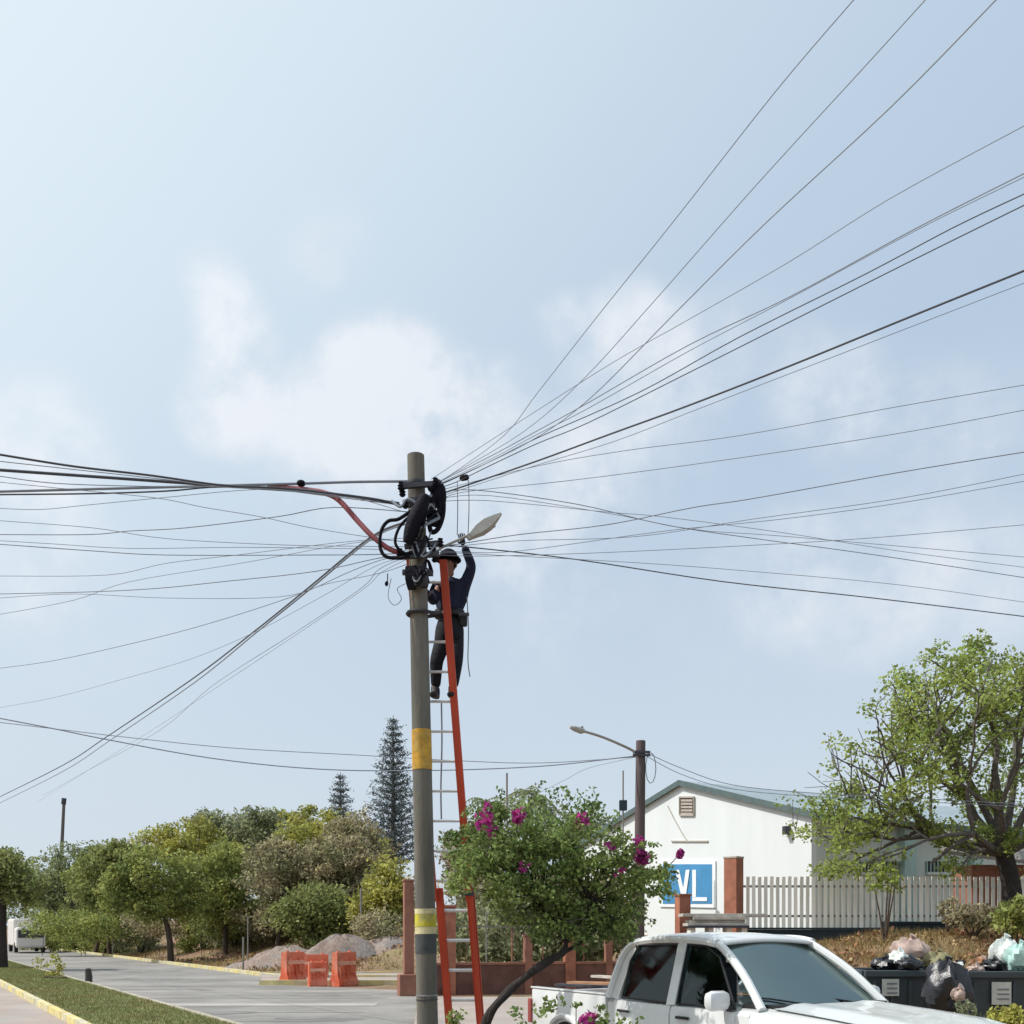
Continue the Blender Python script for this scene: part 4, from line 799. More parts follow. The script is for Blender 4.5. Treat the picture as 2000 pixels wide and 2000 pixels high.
# undergrowth along the foot of the trees
for (x0, x1, ytop, ybot, Y_, leaf, lab, n_c) in ((40, 260, 1790, 1830, 70, 'leaf_green', 'low green scrub at the foot of the left trees', 110), (370, 520, 1780, 1825, 62, 'leaf_dark', 'dark shaded scrub right of the round tree', 110), (440, 760, 1760, 1830, 62, 'leaf_dark', 'dark scrub behind the gravel heap', 170),
     (850, 1240, 1760, 1885, 33, 'leaf_grey', 'thin grey scrub pressed against the back of the boundary wall', 200),
     (860, 1010, 1690, 1880, 36, 'leaf_dry', 'dry brown scrub behind the ladder and boundary wall', 120), (990, 1240, 1700, 1880, 38, 'leaf_dry', 'dry brown scrub behind the boundary wall under the bougainvillea', 150), (230, 420, 1785, 1820, 66, 'leaf_dry', 'dry brown scrub behind the round tree trunk', 90), (-60, 330, 1700, 1835, 108, 'leaf_far', 'far hazy scrub closing the view under the left trees', 200), (300, 860, 1700, 1840, 92, 'leaf_grey', 'far hazy scrub behind the tree line', 420), (70, 260, 1795, 1832, 88, 'leaf_yellow', 'yellowish scrub along the far kerb at left', 140), (460, 600, 1765, 1830, 60, 'leaf_dry', 'dry thorny scrub left of the gravel heaps', 120), (690, 800, 1790, 1870, 49, 'leaf_dry', 'dry brown scrub beside the first wall column', 90)):
    a_ = P((x0 + x1) / 2, (ytop + ybot) / 2, Y_); s = Y_ / F
    o = empty('scrub', (a_.x, a_.y, gz(a_.x, a_.y)), lab, 'bush', 'scrub under the tree line')
    cl, pts = crown_pts([((a_.x, a_.y, a_.z), ((x1 - x0) / 2 * s, 2.2, (ybot - ytop) / 2 * s + .3))], n_c, 45, .55, .2); V, q = leaves(pts, .2); np_mesh('foliage', V, q, M[leaf], o)
    b = MB()
    for k in range(7):
        c = cl[rng.integers(len(cl))]; x_ = c[0]; b.tube([(x_ + random.uniform(-.3, .3), c[1], gz(x_, c[1]) - .1), (x_, c[1], c[2] + .4)], [.022, .008], 4)
    tag(b.build('stems', M['bark'], o), kind='stuff')
# far trees seen above and through the bougainvillea
for (px, Y_, lobes, leaf, lab) in ((1050, 62, [(1030, 1620, 90, 70), (1120, 1640, 80, 60)], 'leaf_far', 'distant dark tree behind the bougainvillea'), (1180, 66, [(1160, 1660, 70, 50)], 'leaf_far', 'distant tree left of the white building'), (930, 60, [(930, 1680, 70, 70)], 'leaf_dry', 'distant brownish tree right of the ladder')):
    tree('far_tree', lab, 'tree', gbase(px, Y_), [lob(a_[0], a_[1], Y_, a_[2], a_[3]) for a_ in lobes], leaf, .26, 110, 45, .6, .15, limbs=8)
def palm(px, py, Y_, r, label):
    c = P(px, py, Y_); o = empty('palm_tree', (c.x, c.y, 0), label, 'palm'); b = MB(); b.tube([(c.x, c.y, 0), (c.x + .2, c.y, c.z * .5), c], [.2, .14, .12], 8); b.build('trunk', M['bark_grey'], o, True)
    for k in range(15):
        a_ = 2 * math.pi * k / 15 + .2; el_ = R(random.choice((55, 30, 10, -5))); V = []; F_ = []
        pts = [c + Vector((math.cos(a_) * t * r, math.sin(a_) * t * r, r * (math.sin(el_) * t - .75 * t * t + .1))) for t in np.linspace(0, 1, 8)]
        b = MB(); b.tube(pts, .025, 4)
        for q in range(1, 8):
            sd_ = Vector((-math.sin(a_), math.cos(a_), 0)); L_ = r * .32 * math.sin(math.pi * (q + .6) / 9)
            for s_ in (-1, 1): 
                t0 = pts[q]; t1 = t0 + sd_ * s_ * L_ + Vector((0, 0, -L_ * .6)) + (pts[q] - pts[q - 1]) * .8; w2 = (pts[q] - pts[q - 1]) * .3; b.add([t0 - w2, t1, t0 + w2], [(0, 1, 2)])
        b.build('frond', M['leaf_far'], o)
palm(1035, 1556, 55, 1.5, 'palm tree top poking above the bougainvillea'); palm(948, 1570, 58, 1.2, 'small palm tree just right of the ladder, left of another palm')
# conifers
def conifer(px, Yc, ya, yb, rpx, label, group='tall conifers'):
    s = Yc / F; ax = P(px, ya, Yc); zb = zY(yb, Yc); x_, y_ = ax.x, Yc; g0 = gz(x_, y_); o = empty('conifer', (x_, y_, g0), label, 'conifer', group)
    b = MB(); b.tube([(x_, y_, g0 - .2), (x_, y_, (g0 + ax.z) / 2), (x_, y_, ax.z)], [.26, .16, .02], 8); b.build('trunk', M['bark_grey'], o, True)
    H = ax.z - zb; nt = int(H / .5); C_ = []; b = MB()
    for k in range(nt):
        z_ = zb + H * k / nt; f = 1 - k / nt; R_ = 1.2 * rpx * s * (f ** .8) * (1.12 if k % 2 else .9) + .12
        nb = 9
        for j in range(nb):
            a_ = 2 * math.pi * (j + rng.random() * .5) / nb + k; L_ = R_ * rng.uniform(.8, 1.1); e = Vector((x_ + math.cos(a_) * L_, y_ + math.sin(a_) * L_, z_ + L_ * .34))
            b.tube([(x_, y_, z_), e], [.03, .012], 4)
            m_ = max(10, int(L_ * 34)); t = rng.uniform(.15, 1, m_)[:, None]; pts = np.array([x_, y_, z_]) + (np.array(e) - np.array([x_, y_, z_])) * t + rng.normal(size=(m_, 3)) * [.15, .15, .11]; C_.append(pts)
    tag(b.build('branches', M['bark_grey'], o), kind='stuff'); V, q = leaves(np.concatenate(C_), .23, .2, .34); np_mesh('needles', V, q, M['leaf_pine'], o)
conifer(768, 72, 1397, 1690, 54, 'tall conifer with tiered branches just left of the pole'); conifer(665, 82, 1508, 1660, 33, 'small far conifer left of the tall one')
# recursive airy tree
OUT = ((1560, 1500), (1610, 1440), (1650, 1390), (1700, 1335), (1760, 1300), (1830, 1252), (1885, 1228), (1950, 1228), (2050, 1250), (2200, 1330), (2330, 1450))
def outside(p):                             # beyond the crown's own outline
    px = 1000 + p.x / 29.6 * F; py = HZ - (p.z - CAMZ) / 29.6 * F
    return px < 1570 or py > 1712 or py < np.interp(px, [a[0] for a in OUT], [a[1] for a in OUT]) + 2
def airy(o, start, dirn, length, rad, depth, bm, tips, segs, spread=.55, bias=Vector((0, 0, .18))):
    p = start; pts = [p]; d = dirn.normalized()
    for k in range(3):
        d = (d + Vector([random.gauss(0, .16) for _ in range(3)]) + bias * .35).normalized(); p = p + d * length / 3; pts.append(p)
    if outside(p): tips.append((start, 1)); return
    bm[0].tube(pts, [rad, rad * .9, rad * .8, rad * .68], 6 if depth > 2 else 4, cap=depth == 0)
    if depth <= 2: tips.append((pts[-2], depth)); tips.append((pts[-1], depth))
    if depth == 0: return
    n = 3 if random.random() < .55 else 2
    for k in range(n):
        nd = (d + Vector([random.gauss(0, spread) for _ in range(3)]) + bias).normalized(); airy(o, p, nd, length * random.uniform(.68, .86), rad * .62, depth - 1, bm, tips, segs, spread, bias)
random.seed(21)
bt = P(1975, 1770, 29.6); base = Vector((bt.x, 29.6, gz(bt.x, 29.6) - .1)); big = empty('spreading_tree', base, 'large airy spreading tree with lime leaf clusters on dark limbs at the right edge', 'tree')
fk = P(1962, 1668, 29.6); bm_ = [MB()]; bm_[0].tube(catmull([base, (base + fk) / 2 + Vector((.12, 0, 0)), fk], 4), [.30 - .008 * k for k in range(9)], 12); bm_[0].build('trunk', M['bark_dark'], big, True)
tips = []; bm_ = [MB()]
for tx, ty, dy, ln, rr_, dp in ((1700, 1600, -.5, 2.3, .12, 4), (1770, 1480, 1.2, 2.6, .13, 4), (1850, 1360, -.8, 2.9, .14, 4), (1930, 1300, .8, 3.0, .13, 4), (2060, 1400, -.5, 2.7, .13, 4), (2160, 1500, .6, 2.6, .13, 4), (1800, 1560, -2, 2.2, .11, 4), (2000, 1350, 2, 2.8, .12, 4), (1840, 1640, -.9, 1.7, .08, 3), (1640, 1560, .6, 2.5, .10, 4), (2080, 1620, -1.2, 2.0, .10, 4), (1890, 1470, -1.5, 2.3, .11, 4), (1710, 1650, .3, 2.0, .09, 4)):
    e = P(tx, ty, 29.6 + dy); dvec = e - fk; airy(None, fk, dvec, min(ln, dvec.length * .5), rr_, dp, bm_, tips, None, .42, Vector((0, 0, .04)))
bm_[0].build('limbs', M['bark_grey'], big, True)
pts = []
for p, dpt in tips:
    px = 1000 + p.x / p.y * F; py = HZ - (p.z - CAMZ) / p.y * F
    bare = px < 1740 and 1380 < py < 1560
    if p.z < base.z + 1.4 or random.random() < (.85 if bare else .42): continue
    m_ = int(random.uniform(12, 44) * (.5 if bare else 1)); pts.append(np.array(p) + in_ball(m_, .2) * np.array([.42, .42, .26]) * random.uniform(.7, 1.35))
for (px, py, rx, rz, n_) in ((1625, 1585, 55, 16, 330), (1650, 1640, 40, 13, 220), (1765, 1590, 60, 20, 420), (1690, 1470, 40, 16, 170), (1900, 1565, 90, 30, 900), (1860, 1625, 60, 22, 500), (1955, 1640, 50, 22, 450), (1985, 1500, 50, 35, 500), (1990, 1380, 40, 35, 450), (1880, 1300, 40, 24, 560), (1905, 1262, 26, 14, 300), (1765, 1325, 26, 14, 260), (1700, 1385, 18, 10, 90), (1830, 1270, 14, 10, 90), (1640, 1450, 22, 12, 60), (1620, 1500, 18, 10, 40), (1650, 1550, 45, 15, 420), (1700, 1620, 50, 18, 430), (1890, 1385, 60, 15, 480), (1800, 1430, 65, 22, 560), (1870, 1500, 60, 25, 560), (1960, 1440, 40, 40, 500), (1960, 1300, 40, 30, 500), (1860, 1690, 40, 15, 240)):
    q_ = in_ball(n_, .0) * np.array([rx, rx, rz]) * 29.6 / F; cen = np.array(P(px, py, 29.6 + random.uniform(-.6, .6))); kk = rng.integers(0, 14, n_); cs = in_ball(14, .3) * np.array([rx, rx, rz]) * 29.6 / F
    pts.append(cen + cs[kk] + in_ball(n_) * .30)
V, q = leaves(np.concatenate(pts), .125, .2, .6); np_mesh('crown', V, q, M['leaf_lime'], big)
# bougainvillea
random.seed(5)
bb = Vector(P(925, 2140, 10.6)); bb.z = 0.; bou = empty('bougainvillea', bb, 'bougainvillea tree with green crown and magenta bracts beside the red ladder', 'bougainvillea')
Yb = 10.3
b = MB(); b.tube(catmull([bb, P(945, 2010, Yb + .1), P(985, 1945, Yb), P(1045, 1895, Yb), P(1098, 1862, Yb), P(1105, 1835, Yb)], 5), [.056 - .0012 * k + .006 * math.sin(k * 1.3) for k in range(26)], 10); b.build('trunk', M['bark_dark'], bou, True)
b = MB(); b.tube(catmull([P(955, 1995, Yb), P(970, 1960, Yb - .1), P(1050, 1885, Yb + .15), P(1120, 1850, Yb + .2), P(1180, 1800, Yb + .1)], 5), .022, 8); b.build('side_stem', M['bark_dark'], bou, True)
lobes = [(1010, 1785, 55, 34), (1110, 1815, 85, 34), (1210, 1805, 55, 36), (1190, 1800, 60, 38), (890, 1700, 35, 45), (1130, 1775, 95, 55), (960, 1700, 75, 60), (1030, 1780, 60, 40), (1260, 1720, 60, 40), (1000, 1640, 100, 65), (910, 1675, 48, 55), (1090, 1600, 75, 55), (1060, 1700, 110, 70), (1150, 1670, 85, 65), (1220, 1720, 70, 60), (1160, 1770, 70, 55), (1280, 1700, 42, 30), (1000, 1730, 55, 45), (1100, 1800, 60, 35), (1040, 1560, 40, 25), (955, 1600, 40, 30), (1230, 1790, 30, 40)]
lb = [((at(x, y, Yb + random.uniform(-.25, .25))), (rx * Yb / F, max(.28, rx * Yb / F * .9), rz * Yb / F)) for x, y, rx, rz in lobes]
cl, pts = crown_pts(lb, 400, 54, .125, .15); b = MB(); src = [P(1105, 1838, Yb), P(1080, 1790, Yb + .05), P(1150, 1760, Yb), P(1050, 1760, Yb)]
for s_ in src[1:]: b.tube([src[0], (src[0] + s_) / 2 + Vector((.02, 0, .0)), s_], [.04, .032, .025], 7)
for k in range(95):
    e = Vector(cl[rng.integers(len(cl))]); s_ = min(src, key=lambda s: (s - e).length); m_ = (s_ + e) / 2 + Vector([random.gauss(0, .05) for _ in range(3)]); b.tube(catmull([s_, m_, e], 3), [.013 - .0016 * q for q in range(7)], 4)
b.build('limbs', M['bark_dark'], bou, True)
cen_ = P(1070, 1740, Yb); extra = []; b = MB()
for k in range(46):
    c = Vector(cl[rng.integers(len(cl))]); d = (c - cen_); d.y *= .6
    if d.length < .45 or c.z < cen_.z - .35: continue
    d.normalize(); d = (d + Vector([random.gauss(0, .3) for _ in range(3)])).normalized(); L_ = random.uniform(.12, .34); e = c + d * L_ + Vector((0, 0, -.05))
    q_ = catmull([c, (c + e) / 2 + Vector((0, 0, .04)), e], 5); b.tube(q_, .0035, 4)
    for p in q_[2:]: extra.append(np.array(p) + rng.normal(0, .022, (3, 3)))
tag(b.build('shoots', M['bark'], bou), kind='stuff')
b = MB()
for k in range(60):
    c = P(random.uniform(985, 1215), random.uniform(1770, 1830), Yb + random.uniform(-.2, .2)); e = c + Vector((random.gauss(0, .12), random.gauss(0, .1), random.uniform(-.16, .06))); b.tube([c, (c + e) / 2 + Vector((.01, 0, .02)), e], [.006, .004, .002], 4)
tag(b.build('dry_twigs', M['bark_grey'], bou), kind='stuff')
pts = np.concatenate([pts] + extra)
V, q = leaves(pts, .047, .1, .6); np_mesh('crown', V, q, M['leaf_boug'], bou)
for (px, py, r_, n_) in ((945, 1602, 20, 46), (958, 1625, 14, 22), (1014, 1592, 15, 36), (1012, 1600, 12, 22), (1135, 1602, 15, 36), (1250, 1643, 13, 34), (1256, 1675, 15, 50), (1246, 1668, 11, 22), (1328, 1668, 9, 22), (1192, 1655, 12, 14), (1210, 1705, 12, 10), (1020, 1690, 15, 8), (950, 1575, 12, 14)):
    c = np.array(P(px, py, Yb - .42)); V, q = leaves(c + in_ball(n_) * r_ * Yb / F * np.array([1, .8, 1]), .058, 0, .85); o = np_mesh('flower_cluster', V, q, M['petal'], bou)
# thin shoots carrying the clusters that stand clear of the crown
for x0, y0, x1, y1 in ((1200, 1690, 1250, 1640), (1225, 1700, 1258, 1672), (1290, 1700, 1328, 1668), (985, 1640, 945, 1575)):
    b = MB(); b.tube([P(x0, y0, Yb - .2), P((x0 + x1) / 2, (y0 + y1) / 2 + 4, Yb - .35), P(x1, y1, Yb - .42)], [.008, .006, .004], 5); b.build('shoot', M['bark'], bou, True)
# low flowering shrub at the bottom
shb = Vector(P(1120, 2000, 7.6)); o = empty('low_bougainvillea', (shb.x, 7.6, 0), 'low straggly bougainvillea shrub with one magenta bloom before the white pickup', 'shrub')
lb = [(at(1120, 1990, 7.6), (.34, .3, .13)), (at(1085, 1965, 7.6), (.16, .2, .10)), (at(1190, 2005, 7.6), (.22, .3, .10)), (at(1010, 2005, 7.6), (.16, .2, .1)), (at(1150, 2140, 7.6), (.6, .5, .5)), (at(895, 1990, 8.5), (.10, .15, .10))]
cl, pts = crown_pts(lb, 110, 16, .07, .1); V, q = leaves(pts, .05, .1, .6); np_mesh('foliage', V, q, M['leaf_boug'], o)
b = MB()
for k in range(40):
    e = Vector(cl[rng.integers(len(cl))]); b.tube([(shb.x + random.uniform(-.15, .15), 7.6, 0), (shb.x * .5 + e.x * .5, 7.6, e.z * .55), e], [.012, .009, .004], 4)
tag(b.build('stems', M['bark'], o), kind='stuff')
c = np.array(P(1150, 1990, 7.4)); V, q = leaves(c + in_ball(70) * .06, .05, 0, .85); np_mesh('flower_cluster', V, q, M['petal'], o)
# saplings and bushes at right
def bush(px, py, Y_, rx, rz, leaf, label, n_=60, sz=.1, cat='bush', stem=True):
    s = Y_ / F; c = P(px, py, Y_); g0 = gz(c.x, Y_); o = empty('bush' if cat == 'bush' else 'sapling', (c.x, Y_, g0), label, cat)
    cl, pts = crown_pts([((c.x, c.y, c.z), (rx * s, rx * s, rz * s))], n_, 18, .14 * sz / .1, .1); V, q = leaves(pts, sz); np_mesh('foliage', V, q, M[leaf], o)
    b = MB()
    for k in range(5): e = Vector(cl[rng.integers(len(cl))]); b.tube([(c.x, Y_, g0 - .05), ((c.x * 1.2 + e.x) / 2.2, (Y_ + e.y) / 2, (g0 + e.z) / 2), e], [.035, .022, .008], 5)
    b.build('stem', M['bark'], o)
bush(1728, 1722, 27, 36, 34, 'leaf_lime', 'thin leafy sapling standing in front of the slat fence', 26, .12, 'sapling')
bush(1850, 1775, 26, 14, 22, 'leaf_dry', 'small withered reddish brown plant before the slat fence', 14, .1)
bush(1985, 1790, 22, 36, 36, 'leaf_green', 'leafy green bush on the mound at the right edge', 70, .12)
bush(1900, 1790, 25, 50, 22, 'leaf_dry', 'dry grassy bush on top of the mound under the tree', 70, .12)
bush(1975, 1990, 9.5, 40, 22, 'leaf_yellow', 'yellow green weeds at the bottom right corner', 60, .05)
bush(1890, 1990, 10.5, 30, 30, 'leaf_grey', 'grey green weeds beside the black rubbish bag', 40, .05)
bush(95, 1890, 38, 30, 28, 'leaf_yellow', 'young thin shrub on the verge at left', 22, .12)
# grass: verge, bank and mound
def tufts(name, xy, h, m, wdt=.012):
    n = len(xy); z = hgt(xy[:, 0], xy[:, 1]); base_ = np.stack([xy[:, 0], xy[:, 1], z], 1); return n, base_
def blades(name, x, y, z, h, wdt, m, label):
    n = len(x); a_ = rng.uniform(0, 6.28, n); hh = h * rng.uniform(.4, 1.3, n); lean = rng.normal(0, .45, (n, 2)) * hh[:, None]
    p = np.stack([x, y, z - .02], 1); sx = np.stack([np.cos(a_), np.sin(a_), np.zeros(n)], 1) * wdt; tip = p + np.stack([lean[:, 0], lean[:, 1], hh], 1)
    V = np.stack([p - sx, p + sx, tip], 1).reshape(-1, 3); o = np_mesh(name, V, np.arange(3 * n).reshape(n, 3), m); tag(o, label, 'grass', kind='stuff'); return o
n = 42000; yv = 15 + 45 * rng.random(n) ** 1.3; t = rng.uniform(.02, .98, n); xv = Ax(yv) * (1 - t) + Bx(yv) * t
blades('verge_grass', xv, yv, np.full(n, .13), .07, .012, M['blade'], 'short green grass on the verge between the kerbs')
n = 50000; yv = rng.uniform(41, 75, n); xv = Cx(yv) + rng.uniform(1.2, 26, n) ** 1.0; keep = (np.sin(xv * .7 + 2 * np.sin(yv * .3)) + rng.normal(0, .7, n) > .1); xv, yv = xv[keep], yv[keep]
blades('bank_grass', xv, yv, hgt(xv, yv), .22, .025, M['straw'], 'dry yellow grass on the earth bank')
n = 52000; xv = rng.uniform(5.0, 19, n); yv = rng.uniform(14.5, 30.6, n); blades('mound_grass', xv, yv, hgt(xv, yv), .20, .012, M['straw'], 'dry golden grass covering the mound at right')
def litter(name, n, x0, x1, y0, y1, m, label, size):
    x_ = rng.uniform(x0, x1, n); y_ = rng.uniform(y0, y1, n); k = ((x_ > Cx(y_) + 1.5) | (x_ > 4)) & (np.sin(x_ * 1.3 + 2 * np.sin(y_ * .7)) + rng.normal(0, .6, n) > .2); x_, y_ = x_[k], y_[k]
    V, q = leaves(np.stack([x_, y_, hgt(x_, y_) + rng.uniform(.02, .16, len(x_))], 1), size, 0, .7); o = np_mesh(name, V, q, m); tag(o, label, 'litter', kind='stuff')
M['litter'] = mat('leaf_litter', (.26, .11, .06), .9, var=.4, island=.5, col2=(.30, .22, .12), c2scale=1.2)
litter('leaf_litter', 16000, 5, 19, 14.5, 30, M['litter'], 'red brown leaf litter strewn over the mound', .12)
litter('bank_litter', 12000, -26, -4, 42, 60, M['litter'], 'dead leaves and clods on the earth bank', .16)
SHR = ((150, 84, 1805, 50, 26, 'leaf_green', 'bright low shrub right of the van'), (235, 80, 1812, 55, 24, 'leaf_yellow', 'yellow green shrub at the kerb before the left trees'), (205, 79, 1775, 50, 34, 'leaf_green', 'tall green shrub left of the round tree'),
       (395, 66, 1795, 50, 34, 'leaf_green', 'green shrub just right of the round tree trunk'), (455, 64, 1800, 45, 34, 'leaf_grey', 'grey green shrub behind the brown stakes'), (515, 63, 1790, 45, 38, 'leaf_yellow', 'olive shrub above the lower gravel heap'), (275, 74, 1790, 45, 30, 'leaf_grey', 'grey green shrub behind the round tree trunk'),
       (700, 56, 1800, 40, 30, 'leaf_green', 'green shrub right above the large gravel heap'), (590, 60, 1740, 45, 40, 'leaf_green', 'green shrub in front of the dry brown trees'), (745, 53, 1815, 45, 28, 'leaf_grey', 'grey green shrub left of the first wall column'), (80, 92, 1790, 45, 34, 'leaf_green', 'green shrub behind the van'))
for a_ in SHR:
    px, Y_, py, rx, rz, lf, lab = a_; s_ = Y_ / F; c = P(px, py, Y_); g0 = gz(c.x, Y_); o = empty('bank_shrub', (c.x, Y_, g0), lab, 'shrub', 'shrubs along the foot of the bank')
    lo_ = max(.3, c.z - g0); cl, pts = crown_pts([((c.x, c.y, (c.z + g0) / 2), (rx * s_, rx * s_, lo_ / 2 + rz * s_)), ((c.x + rx * s_ * .5, c.y, c.z), (rx * s_ * .6, rx * s_ * .6, rz * s_))], 110, 42, .5, .2)
    V, q = leaves(pts, .2); np_mesh('foliage', V, q, M[lf], o); b = MB()
    for k in range(6): e = Vector(cl[rng.integers(len(cl))]); b.tube([(c.x, Y_, g0 - .05), ((c.x + e.x) / 2, (Y_ + e.y) / 2, (g0 + e.z) / 2 + .1), e], [.06, .04, .015], 5)
    tag(b.build('stems', M['bark_dark'], o), kind='stuff')
# gravel heaps
def heap(px, Y_, rx, h, label, ry=1.6):
    x_ = (px - 1000) / F * Y_; g0 = gz(x_, Y_); n1, n2 = 40, 12; V = [(x_, Y_, g0 + h)]; F_ = []
    for i_ in range(1, n2):
        for k in range(n1):
            a_ = 2 * math.pi * k / n1; t = i_ / (n2 - 1); q = 1 + .12 * math.sin(3 * a_ + px) + .06 * math.sin(7 * a_); V.append((x_ + math.cos(a_) * rx * t * q, Y_ + math.sin(a_) * ry * t * q, g0 - .3 + (h + .3) * (math.cos(t * math.pi) * .5 + .5) ** .8 + random.uniform(-.09, .09)))
    F_ = [(0, 1 + k, 1 + (k + 1) % n1) for k in range(n1)] + [(1 + (i_ - 1) * n1 + k, 1 + i_ * n1 + k, 1 + i_ * n1 + (k + 1) % n1, 1 + (i_ - 1) * n1 + (k + 1) % n1) for i_ in range(1, n2 - 1) for k in range(n1)]
    b = MB(); b.add(V, F_); return tag(b.build('gravel_heap', M['gravel'], None, True, origin=(x_, Y_, g0)), label, 'heap')
heap(668, 46, 3.1, 1.35, 'large rounded heap of grey brown gravel behind the orange barriers'); heap(565, 48, 3.2, .85, 'lower gravel heap left of the large one'); heap(760, 47, 2.4, .5, 'small spill of rubble right of the large gravel heap')

# ---------------------------------------------------------------- street objects
def barrier(px, Y_, rz, sc, label):
    c = P(px, 0, Y_); o = empty('traffic_barrier', (c.x, Y_, .006), label, 'barrier', 'orange plastic barriers at the kerb', rz)
    w_, h_, t_2 = .46 * sc[0], 1.0 * sc[1], .42
    prof = [(-t_2 / 2, 0), (-t_2 / 2, .16), (-.13, .34), (-.11, h_), (.11, h_), (.13, .34), (t_2 / 2, .16), (t_2 / 2, 0)]
    m = Matrix.Rotation(rz, 3, 'Z'); b = MB(); base_ = Vector((c.x, Y_, .006))
    b.extr([m @ Vector((-w_, a_, z_)) + base_ for a_, z_ in prof], m @ Vector((2 * w_, 0, 0))); b.build('barrier_body', M['orange_plastic'], o)
    for k in (-1, 1):
        b = MB(); b.extr([m @ Vector((k * w_ * .55 - .1, -.145, .4)) + base_, m @ Vector((k * w_ * .55 + .1, -.145, .4)) + base_, m @ Vector((k * w_ * .55 + .1, -.125, h_ * .85)) + base_, m @ Vector((k * w_ * .55 - .1, -.125, h_ * .85)) + base_], m @ Vector((0, -.012, 0))); b.build('recess_panel', M['orange_plastic'], o)
    b = MB(); b.extr([m @ Vector((-w_ * .9, -.135, h_ * .62)) + base_, m @ Vector((w_ * .9, -.135, h_ * .62)) + base_, m @ Vector((w_ * .9, -.128, h_ * .74)) + base_, m @ Vector((-w_ * .9, -.128, h_ * .74)) + base_], m @ Vector((0, -.018, 0))); b.build('reflective_strip', M['strip'], o)
    for k in (-.8, 0, .8):
        b = MB(); b.bar(m @ Vector((k * w_, -.22, .04)) + base_, m @ Vector((k * w_, -.13, h_ * .58)) + base_, .05, .06); b.build('moulded_rib', M['orange_plastic'], o)
    for k in (-1, 1):
        b = MB(); c2 = m @ Vector((k * w_ * .6, 0, h_)) + base_; b.tube([c2, c2 + Vector((0, 0, .05))], .05, 10); b.build('filler_cap', M['orange_plastic'], o, True)
barrier(572, 34.6, R(62), (1, 1.08), 'leftmost orange plastic barrier standing end on at the kerb'); barrier(620, 33.2, R(20), (.62, .78), 'low orange plastic barrier at the front of the group')
barrier(672, 33.4, R(58), (1, 1.1), 'rightmost tall orange plastic barrier of the group'); barrier(612, 36.5, R(8), (1.15, .95), 'orange plastic barrier at the back linking the others')
b = MB(); p = P(173, 0, 33.5); b.tube([(p.x, 33.5, .1), (p.x + .01, 33.5, .3), (p.x - .02, 33.5, .55), (p.x - .02, 33.5, .58)], [.12, .115, .10, .05], 10); tag(b.build('stone_bollard', M['stone'], None, True, origin=(p.x, 33.5, .1)), 'short dark stone bollard at the edge of the grass verge', 'bollard')
b = MB(); q_ = [(p.x - 2.6 + k * .12, 36 - k * .05, .16 + .02 * math.sin(k)) for k in range(9)]; b.tube(q_, .03, 6); tag(b.build('fallen_branch', M['bark_dark'], None, True, origin=q_[0]), 'dark fallen stick lying on the verge left of the stone bollard', 'branch')
# thin pole at left
tp = empty('thin_pole', P(115, 1845, 95), 'slim grey pole rising above the trees at far left', 'pole'); b = MB(); b.tube([P(112, 1853, 95), P(119, 1690, 95), P(125, 1564, 95)], [.20, .17, .14], 10); b.build('shaft', M['bark_grey'], tp, True); b = MB(); b.tube([P(124, 1571, 95), P(125.3, 1559, 95)], .22, 10); b.build('cap', M['dark_steel'], tp, True)
for px, y0, y1, Y_, r_, lab in ((475, 1875, 1830, 46, .05, 'short brown stake on the bank nearest the gravel heap'), (484, 1872, 1790, 48, .035, 'slender brown stake standing on the bank beside a shorter one'), (705, 1800, 1735, 50, .06, 'dark stake in front of the olive bushes'), (220, 1825, 1760, 73, .05, 'thin pale stake at the foot of the left trees'), (990, 1600, 1510, 50, .05, 'thin dark mast above the bougainvillea crown'), (1217, 1590, 1505, 40, .03, 'thin mast left of the dark lamp pole')):
    p = P(px, y1, Y_); g0 = gz(p.x, Y_); b = MB(); b.tube([(p.x, Y_, g0 - .1), (p.x, Y_, p.z)], r_, 6); tag(b.build('post', M['rail_dark'], None, True, origin=(p.x, Y_, g0)), lab, 'post')
b = MB(); c = P(1217, 1573, 39.9); b.box(c, (.3, .2, .4), ch=.02); tag(b.build('meter_box', M['retain'], None, origin=c), 'small dark box on the thin mast left of the dark lamp pole', 'box')
# white box van far down the street
vn = empty('white_van', (P(50, 0, 82).x, 82, 0), 'white box van far down the street at the left edge', 'van'); c = Vector((P(50, 0, 82).x, 82, 0))
b = MB(); b.box(c + Vector((0, 0, 1.62)), (2.2, 4.6, 2.1), rz=R(31), ch=.12); b.build('box_body', M['van_white'], vn)
cf = c + U * -3.02; b = MB(); b.box(cf + Vector((0, 0, 1.2)), (2.1, 1.5, 1.6), rz=R(31), ch=.2); b.build('cab', M['van_white'], vn)
b = MB(); b.box(cf + U * -.76 + Vector((0, 0, 1.5)), (1.8, .05, .6), rz=R(31)); b.build('windscreen', M['dark_steel'], vn)
for s_ in (-1, 1):
    for t in (-2.9, 1.4): 
        p = c + W * s_ * .95 + U * t + Vector((0, 0, .45)); b = MB(); b.tube([p - W * .12, p + W * .12], .40, 16); b.build('wheel', M['tyre'], vn, True)
